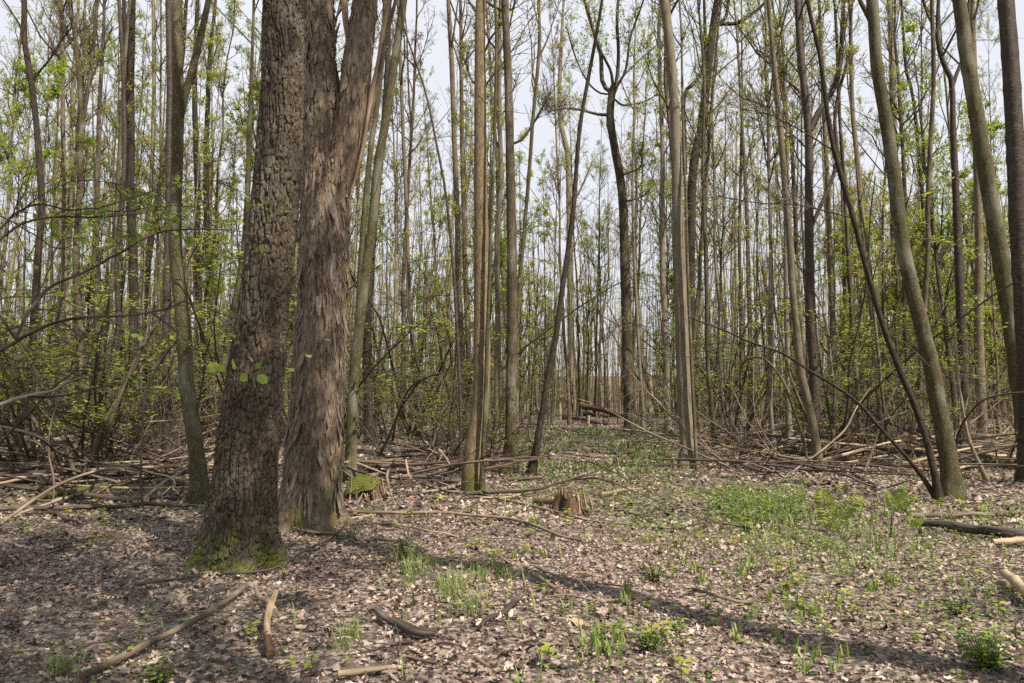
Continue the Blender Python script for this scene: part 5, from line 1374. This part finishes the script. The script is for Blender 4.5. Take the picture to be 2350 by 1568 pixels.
# the five leaves hanging in front of the plated trunk
for (px, py, s, rx, az) in [(500, 835, .075, 1.2, 2.9), (536, 828, .075, -1.2, -1.2), (553, 860, .06, 1.1, -.6), (580, 868, .085, -1.25, -1.0), (592, 862, .07, .9, -.4), (512, 838, .06, .8, 2.4)]:
    p = at_depth(px, py, 3.9)
    lo = obj('leaf', BIGLEAF[int(px) % 7], br, loc=tuple(p - b0)); lo.scale = (s, s, s); lo.rotation_euler = (rx, .55, az)
LAND.append((60, 900, b0, 'leafy shrub'))

# ------------------------------------------------------------------ ferns
def frond(L, seed, curl=.25):
    r = np.random.default_rng(seed); a, f = Acc(), Acc()
    s = np.linspace(0, 1, 16)
    P = np.stack([L * .35 * s ** 1.5, 0 * s, L * (s - .22 * s ** 3)], 1)
    n = 15
    side = np.array([0, 1.0, 0])
    for k in range(3, 16):
        for sg in (-1, 1):
            l = L * .20 * math.sin(math.pi * min(1, .15 + .85 * (k / 15.5))) ** .8 + .01
            tdir = P[k] - P[k - 1]; tdir /= np.linalg.norm(tdir)
            d = side * sg * .9 + tdir * .45 + r.normal(0, .05, 3); d /= np.linalg.norm(d)
            b = np.cross(d, [1, 0, .2]); b /= np.linalg.norm(b)
            v = np.array([P[k], P[k] + d * l * .3 + b * l * .12, P[k] + d * l * .75 + b * l * .09, P[k] + d * l + np.array([0, 0, -.03 * L]), P[k] + d * l * .75 - b * l * .09, P[k] + d * l * .3 - b * l * .12])
            f.add(v, q=[[0, 1, 2, 3], [0, 3, 4, 5]], lr=np.full(6, r.uniform()))
    tubes(f, P, .0045 * L / .5 * np.linspace(1, .3, 16), 5)
    return f.mesh('frond', 'fern_green')
def fern(label, base, Ls, seed, short=None):
    b = on_ground(*base); r = np.random.default_rng(seed)
    o = obj('fern', None, loc=tuple(b), label=label, cat='fern')
    for i, (L, az, tilt, lean) in enumerate(Ls):
        fo = obj('frond', frond(L, seed + i), o)
        fo.rotation_euler = (Matrix.Rotation(lean, 3, 'Y') @ Matrix.Rotation(az, 3, 'Z') @ Matrix.Rotation(tilt, 3, 'Y')).to_euler()
    if short: LAND.append((base[0], base[1], b, short))
fern('bright fern with two broad upright fronds in the open at the right', (1909, 1222), [(.64, -1.75, -.05, -.26), (.62, -1.35, -.05, .46), (.24, 1.4, .3, -.5), (.22, -1.6, .4, .3)], 20, 'two-fronded fern')
fern('smaller fern with a sheaf of fronds left of the big olive leaner', (2062, 1185), [(.50, -1.6, -.1, .05), (.46, -1.9, .0, -.35), (.42, -1.2, .0, .4), (.3, -.8, .3, .6), (.4, 1.7, .1, -.2)], 30, 'small fern')
fern('little pale fern near the half-buried log', (2098, 1216), [(.22, -1.5, .2, -.3), (.2, -1.7, .2, .4), (.2, 1.6, .2, .0)], 40)

# ------------------------------------------------------------------ grass tufts, shoots, seedlings
def blades(n, h, spread, w, seed, arch=.5, seg=4):
    r = np.random.default_rng(seed); f = Acc()
    P0 = np.column_stack([r.normal(0, spread * .35, (n, 2)), np.full(n, -.01)])
    az = r.uniform(0, 6.28, n); L = h * r.uniform(.5, 1.15, n); ar = arch * r.uniform(.3, 1.3, n)
    s = np.linspace(0, 1, seg + 1)
    out = np.stack([np.cos(az), np.sin(az), 0 * az], 1)
    C = P0[:, None] + L[:, None, None] * (np.array([0, 0, 1.0]) * (s - .35 * s ** 2 * 1.0)[None, :, None] * 1.0 + out[:, None] * (ar[:, None] * s[None] ** 1.8)[..., None])
    perp = np.cross(out, [0, 0, 1.0])[:, None]
    wd = (w * np.array([.7, 1, .9, .6, .05])[:seg + 1])[None, :, None]
    X = np.stack([C + perp * wd, C - perp * wd], 2)          # n, seg+1, 2, 3
    k = (seg + 1) * 2; j = np.arange(seg) * 2
    q = np.stack([j, j + 1, j + 3, j + 2], 1)[None] + (np.arange(n) * k)[:, None, None]
    f.add(X.reshape(-1, 3), q=q.reshape(-1, 4), lr=np.repeat(r.uniform(0, 1.12, n).clip(0, 1), k))
    return f.mesh('grass_tuft', 'grass_blade')
TUFT = [blades(48, .25, .17, .0026, k, .6) for k in range(4)]
SHOOT = [blades(5, .17, .05, .008, 20 + k, .25) for k in range(4)]
def seedling(seed):
    r = np.random.default_rng(seed); f = Acc(); n = r.integers(4, 9)
    h = r.uniform(.04, .11)
    az = np.arange(n) * 2.4; zz = np.linspace(.5, 1, n) * h
    P = np.stack([np.cos(az) * .004, np.sin(az) * .004, zz], 1)
    leaves(f, P, .05, r, tmpl=LEAF_OVATE, flat=.8, out=np.stack([np.cos(az), np.sin(az), 0 * az + .3], 1) * 3)
    tubes(f, np.array([[0, 0, -.01], [.003, 0, h * .5], [0, .003, h]]), np.array([.0025, .002, .0015]), 4, cap=False)
    return f.mesh('seedling', 'leaf_spring')
SEED = [seedling(k + 50) for k in range(6)]
r_ = np.random.default_rng(13)
def plant(meshes, name, cat, look, group, x, y, sc, r):
    o = obj(name, meshes[r.integers(len(meshes))], loc=(x, y, g1(x, y)), rz=r.uniform(0, 6.28), cat=cat, group=group)
    o.scale = (sc, sc, sc * r.uniform(.85, 1.2)); later(o, look, (x, y, 0))
TU = [(910, 1300), (925, 1320), (945, 1345), (960, 1310), (975, 1285), (990, 1300), (935, 1355), (1015, 1360), (1030, 1350), (1045, 1370), (1055, 1355), (1025, 1375), (1080, 1300), (1095, 1335), (1110, 1330), (1140, 1305), (1150, 1315), (1165, 1335),
      (1080, 1410), (1090, 1395), (1190, 1285), (1205, 1275), (1225, 1205), (795, 1470), (805, 1460), (790, 1485), (130, 1550), (145, 1540), (800, 1235), (1735, 1295), (1750, 1270), (1905, 1260), (1920, 1265), (2010, 1305), (1480, 1245)]
for (px, py) in TU:
    p = on_ground(px + r_.normal(0, 4), py + r_.normal(0, 3)); plant(TUFT, 'grass_tuft', 'grass tuft', 'green grass tuft', 'grass tufts in the leaf litter', p[0], p[1], r_.uniform(.5, 1.05), r_)
SH = [(1690, 1320), (1745, 1325), (1770, 1370), (1790, 1360), (1815, 1400), (1830, 1385), (1850, 1410), (1835, 1440), (1870, 1420), (1895, 1390), (1920, 1400), (1640, 1440), (1700, 1470), (1780, 1470), (1835, 1500), (1870, 1510), (1915, 1540), (1940, 1520), (1850, 1550), (1660, 1330), (1560, 1290), (1250, 1280), (1290, 1270), (1430, 1370), (1440, 1395), (1455, 1385), (1380, 1490), (1395, 1500), (1410, 1480), (1370, 1470), (1350, 1510), (1430, 1460), (1550, 1260), (1590, 1310), (1620, 1400), (1730, 1415), (2010, 1360), (2030, 1340), (1930, 1310), (1610, 1345)]
for (px, py) in SH:
    for _ in range(2):
        p = on_ground(px + r_.normal(0, 9), py + r_.normal(0, 6)); plant(SHOOT, 'grass_shoot', 'grass', 'broad-bladed green shoot', 'upright green shoots in the open', p[0], p[1], r_.uniform(.7, 1.25), r_)
for k in range(230):
    y = math.sqrt(r_.uniform(4.1 ** 2, 12 ** 2)); x = (r_.uniform(-.68, .68) if k < 130 else r_.uniform(-.05, .68)) * y
    plant(SEED, 'seedling', 'seedling', 'small green seedling', 'seedlings coming up through the leaves', x, y, r_.uniform(.6, 1.3), r_)
for (px, py) in [(1495, 1480), (1480, 1470), (1515, 1465), (1520, 1490), (1130, 1290), (1100, 1260), (1560, 1450)]:
    p = on_ground(px, py); plant(SEED, 'seedling', 'seedling', 'small green seedling', 'seedlings coming up through the leaves', p[0], p[1], 1.3, r_)

def leafy_plant(label, base, w, h, n, seed, mat='leaf_low', size=.035):
    b = on_ground(*base); r = np.random.default_rng(seed); k = b[1] / FPX
    ns = 14
    az = r.uniform(0, 6.28, ns); sp = r.uniform(.1, 1, ns) * w * k / 2
    D = np.stack([np.cos(az) * sp, np.sin(az) * sp, np.full(ns, h * k * .8)], 1)
    S = grow(np.zeros((ns, 3)) - np.array([0, 0, .02]), D, np.linalg.norm(D, axis=1), 6, .05, .15, r)
    st, f = Acc(), Acc(); tubes(st, S, np.full((ns, 6), .003), 4, cap=False)
    P, d, i, t = pick(S, n // ns, .2, 1, r)
    leaves(f, P + r.normal(0, .035, P.shape) * np.array([1, 1, .5]), size, r, tmpl=LEAF_OVATE, flat=.8, out=d)
    o = obj('leafy_plant', None, loc=tuple(b), label=label, cat='plant')
    obj('stems', st.mesh('stems', 'twig_bark'), o); obj('foliage', f.mesh('foliage', mat), o)
leafy_plant('bright leafy low plant in the lower right corner', (2270, 1535), 150, 95, 420, 3, 'leaf_near', .04)
leafy_plant('dark green low plant left of the corner plant', (2195, 1412), 75, 45, 150, 4)
leafy_plant('small multi-leaved plant in the shadow band of the foreground', (1500, 1330), 110, 50, 170, 5)
leafy_plant('small leafy plant in the open foreground', (1488, 1492), 90, 55, 130, 6)
leafy_plant('low leafy plant at the bottom edge left of centre', (365, 1562), 60, 40, 110, 7)
leafy_plant('slim upright leafy plant by the grass tufts', (925, 1290), 40, 70, 110, 8)

# ---- ground cover and thin grass nobody could count
def cover():
    r = np.random.default_rng(3)
    G, L = Acc(), Acc()
    pts = []
    n = 12000
    px = r.uniform(1590, 1880, n); py = r.uniform(1108, 1208, n)
    e = ((px - 1740) / 140) ** 2 + ((py - 1160) / 50) ** 2
    keep = e + 1.5 * (fbm(np.stack([px * .035, py * .08, 0 * px], 1), 2, 3) - .5) < .72
    for x, y in zip(px[keep][:3800], py[keep][:3800]): pts.append(at_depth(x, y, 1.0) * 0 + np.array(on_ground_fast(x, y)))
    P = np.array(pts); P[:, 2] += r.gamma(1.6, .055, len(P))
    leaves(L, P, .036, r, tmpl=LEAF_OVATE, flat=.7)
    # sparse low leaves in patches all over
    n = 85000
    y = np.sqrt(r.uniform(4.0 ** 2, 26 ** 2, n)); x = r.uniform(-.72, .72, n) * y
    yn = np.sqrt(r.uniform(4.0 ** 2, 12 ** 2, 17000)); x = np.concatenate([x, r.uniform(-.1, .72, 17000) * yn]); y = np.concatenate([y, yn])
    yn = np.sqrt(r.uniform(9 ** 2, 22 ** 2, 9000)); x = np.concatenate([x, r.uniform(-.05, .3, 9000) * yn]); y = np.concatenate([y, yn]); n = len(x)
    m = fbm(np.stack([x * .45 + 4, y * .45, 0 * x], 1), 12, 3) + .20 * sstep(-1.5, 2.5, x) + .03 * sstep(8, 14, y)
    keep = r.uniform(0, 1, n) < np.clip((m - .53) * 3.2, 0, .6); x, y = x[keep], y[keep]
    P = np.stack([x, y, gh(x, y) + .02 + r.gamma(1.6, .028, len(x))], 1)
    leaves(L, P, .037, r, tmpl=LEAF_DIAMOND, flat=.7)
    obj('ground_cover', L.mesh('ground_cover', 'leaf_low'), kind='stuff', label='low dark green leafy ground cover in patches', cat='ground cover')
    # grass of the clearing and thin blades around
    n = 70000
    y = np.sqrt(r.uniform(4.2 ** 2, 30 ** 2, n)); x = r.uniform(-.6, .72, n) * y
    yn = np.sqrt(r.uniform(4.2 ** 2, 11 ** 2, 22000)); x = np.concatenate([x, r.uniform(-.15, .72, 22000) * yn]); y = np.concatenate([y, yn]); n = len(x)
    m = fbm(np.stack([x * .6 + 40, y * .6, 0 * x], 1), 22, 3)
    a = x / y
    clear = sstep(12, 16, y) * sstep(-.03, .03, a) * sstep(.26, .18, a)
    right = sstep(-.5, 1.5, x) * sstep(12, 8, y)
    keep = r.uniform(0, 1, n) < np.clip((m - .46) * 2.2, 0, .24) * (.12 + .6 * right) + .7 * clear * np.clip((m - .38) * 6, 0, 1) * np.clip(15 / y, 0, 1) ** 1.5
    x, y = x[keep], y[keep]; n = len(x)
    az = r.uniform(0, 6.28, n); h = r.uniform(.06, .17, n); w = r.uniform(.0028, .0055, n) * (1 + y / 12)
    o = np.stack([np.cos(az), np.sin(az), 0 * az], 1); pp = np.stack([-np.sin(az), np.cos(az), 0 * az], 1)
    B = np.stack([x, y, gh(x, y)], 1)
    X = np.stack([B - pp * w[:, None], B + pp * w[:, None], B + o * (h * .12)[:, None] + pp * (w * .8)[:, None] + np.array([0, 0, 1]) * (h * .6)[:, None],
                  B + o * (h * .12)[:, None] - pp * (w * .8)[:, None] + np.array([0, 0, 1]) * (h * .6)[:, None], B + o * (h * .45)[:, None] + np.array([0, 0, 1]) * h[:, None]], 1)
    of = (np.arange(n) * 5)[:, None]
    G.add(X.reshape(-1, 3), q=np.array([[0, 1, 2, 3]]) + of, t=np.array([[3, 2, 4]]) + of, lr=np.repeat(r.uniform(0, .9, n), 5))
    obj('grass', G.mesh('grass', 'grass_blade'), kind='stuff', label='thin fresh green grass growing through the litter and in the clearing', cat='grass')
def on_ground_fast(px, py):
    d = ray(px, py); t = CAM_Z / max(-d[2], 1e-3)
    return (d[0] * t, d[1] * t, g1(d[0] * t, d[1] * t))
cover()

# ------------------------------------------------------------------ fallen leaves
def leaf_templates():
    out = []
    for k in range(10):
        r = np.random.default_rng(k + 4)
        if k < 6:                                        # lobed leaf
            a = np.radians([0, 22, 42, 68, 95, 130, 165, 195, 230, 265, 292, 318, 338])
            rad = np.array([1.0, .58, .92, .50, .80, .50, .30, .30, .50, .80, .50, .92, .58]) * r.uniform(.75, 1.15, 13)
        else:                                            # oval leaf
            a = np.radians([0, 25, 60, 90, 125, 160, 200, 235, 270, 300, 335])
            rad = np.array([1.0, .75, .52, .46, .5, .8, .8, .5, .46, .52, .75]) * r.uniform(.9, 1.1, 11)
        x, y = rad * np.cos(a), rad * np.sin(a)
        c1, c2, ph = r.normal(0, .35), r.normal(0, .55), r.uniform(0, 6.28)
        z = c1 * x ** 2 + c2 * y ** 2 + .12 * np.sin(3 * a + ph) * rad + r.normal(0, .05, len(a))
        v = np.vstack([[0, 0, 0], np.column_stack([x, y, z])]) * .5
        m = len(a); t = [[0, i + 1, (i + 1) % m + 1] for i in range(m)]
        out.append((v, np.array(t)))
    return out
LT = leaf_templates()
def small_templates():
    out = []
    for k in range(10):
        r = np.random.default_rng(k + 40); m = 7
        a = np.sort(r.uniform(0, 6.28, m) * .35 + np.arange(m) * 6.28 / m * .65 + .0)
        rad = r.uniform(.45, 1.0, m); x, y = rad * np.cos(a), rad * np.sin(a) * r.uniform(.55, .9)
        z = r.normal(0, .35) * x ** 2 + r.normal(0, .6) * y ** 2 + r.normal(0, .12, m)
        out.append((np.vstack([[0, 0, 0], np.column_stack([x, y, z])]) * .5, np.array([[0, i + 1, (i + 1) % m + 1] for i in range(m)])))
    return out
LTS = small_templates()
LT_LOW = [(np.array([[-.5, 0, .02], [0, .32, .1], [.5, 0, 0], [0, -.32, -.06]]), np.array([[0, 1, 2], [0, 2, 3]])), (np.array([[-.5, .05, .1], [-.1, .38, -.02], [.5, .1, .08], [.1, -.4, .06]]), np.array([[0, 1, 2], [0, 2, 3]]))]
def litter(acc, x, y, size, tm, r, tilt=.35, zmax=.03):
    n = len(x); which = r.integers(0, len(tm), n)
    z = gh(x, y) + .006 + r.uniform(0, zmax, n)
    yaw = r.uniform(0, 6.28, n); tx, ty = r.normal(0, tilt, n), r.normal(0, tilt, n)
    flip = r.choice([-1, 1], n)
    s = size * r.gamma(9, 1 / 9, n)
    lr = np.clip(r.normal(.45, .25, n) + .75 * (fbm(np.stack([x * .8, y * .8, 0 * x], 1), 33, 3) - .5), 0, .99)
    lr = np.where(r.uniform(0, 1, n) < .012, 1.0, lr)
    ca, sa = np.cos(yaw), np.sin(yaw)
    e1 = np.stack([ca, sa, tx], 1); e2 = np.stack([-sa, ca, ty], 1)
    e1 /= np.linalg.norm(e1, axis=1, keepdims=True); e2 -= e1 * np.sum(e1 * e2, 1, keepdims=True); e2 /= np.linalg.norm(e2, axis=1, keepdims=True)
    e3 = np.cross(e1, e2)
    C = np.stack([x, y, z], 1)
    for k, (v, t) in enumerate(tm):
        i = np.where(which == k)[0]
        if not len(i): continue
        X = C[i, None] + s[i, None, None] * (v[None, :, 0:1] * e1[i, None] + v[None, :, 1:2] * e2[i, None] + v[None, :, 2:3] * e3[i, None] * flip[i, None, None])
        X[..., 2] = np.maximum(X[..., 2], gh(X[..., 0], X[..., 1]) + .002)
        acc.add(X.reshape(-1, 3), t=(t[None] + (np.arange(len(i)) * len(v))[:, None, None]).reshape(-1, 3), lr=np.repeat(lr[i], len(v)))
r_ = np.random.default_rng(91)
def wedge(n, y0, y1, r, mar=.9):
    y = np.sqrt(r.uniform(y0 ** 2, y1 ** 2, n)); x = r.uniform(-1, 1, n) * (.70 * y + mar)
    bare = fbm(np.stack([x * 1.5 + 20, y * 1.5, 0 * x], 1), 71, 3)      # bare damp soil shows in places
    k = r.uniform(0, 1, n) < sstep(.20, .34, bare) if n > 1 else np.ones(1, bool); return x[k], y[k]
LIT = Acc()
x, y = wedge(8000, 3.2, 8.5, r_); litter(LIT, x, y, .058, LT, r_, .45)
x, y = wedge(36000, 3.2, 9.3, r_); litter(LIT, x, y, .041, LTS, r_, .5)
x, y = wedge(44000, 9.0, 17.5, r_); litter(LIT, x, y, .060, LT_LOW, r_, .45)
x, y = wedge(40000, 16, 36, r_); litter(LIT, x, y, .105, LT_LOW, r_, .4)
obj('leaf_litter', LIT.mesh('leaf_litter', 'litter', smooth=False), ground, kind='stuff', label='layer of dry brown fallen leaves')
# the fallen leaves that show largest, each on its own
leaf_m = []
for k, (v, t) in enumerate(LT):
    for q in range(3):
        leaf_m.append(Acc().add(v, t=t, lr=np.full(len(v), (.2, .62, .93)[q] + .02 * k / 10)).mesh('leaf', 'litter', smooth=False))
for k in range(290):
    x, y = wedge(1, 3.6, 5.6, r_, .1); x, y = float(x[0]), float(y[0])
    o = obj('leaf', leaf_m[r_.integers(len(leaf_m))], ground, loc=(x, y, g1(x, y) + r_.uniform(.025, .04)))
    s = r_.uniform(.05, .085); o.scale = (s, s, s); o.rotation_euler = (r_.normal(0, .3), r_.normal(0, .3), r_.uniform(0, 6.28))

settle_labels([L for L in LAND if L[2] is not None])
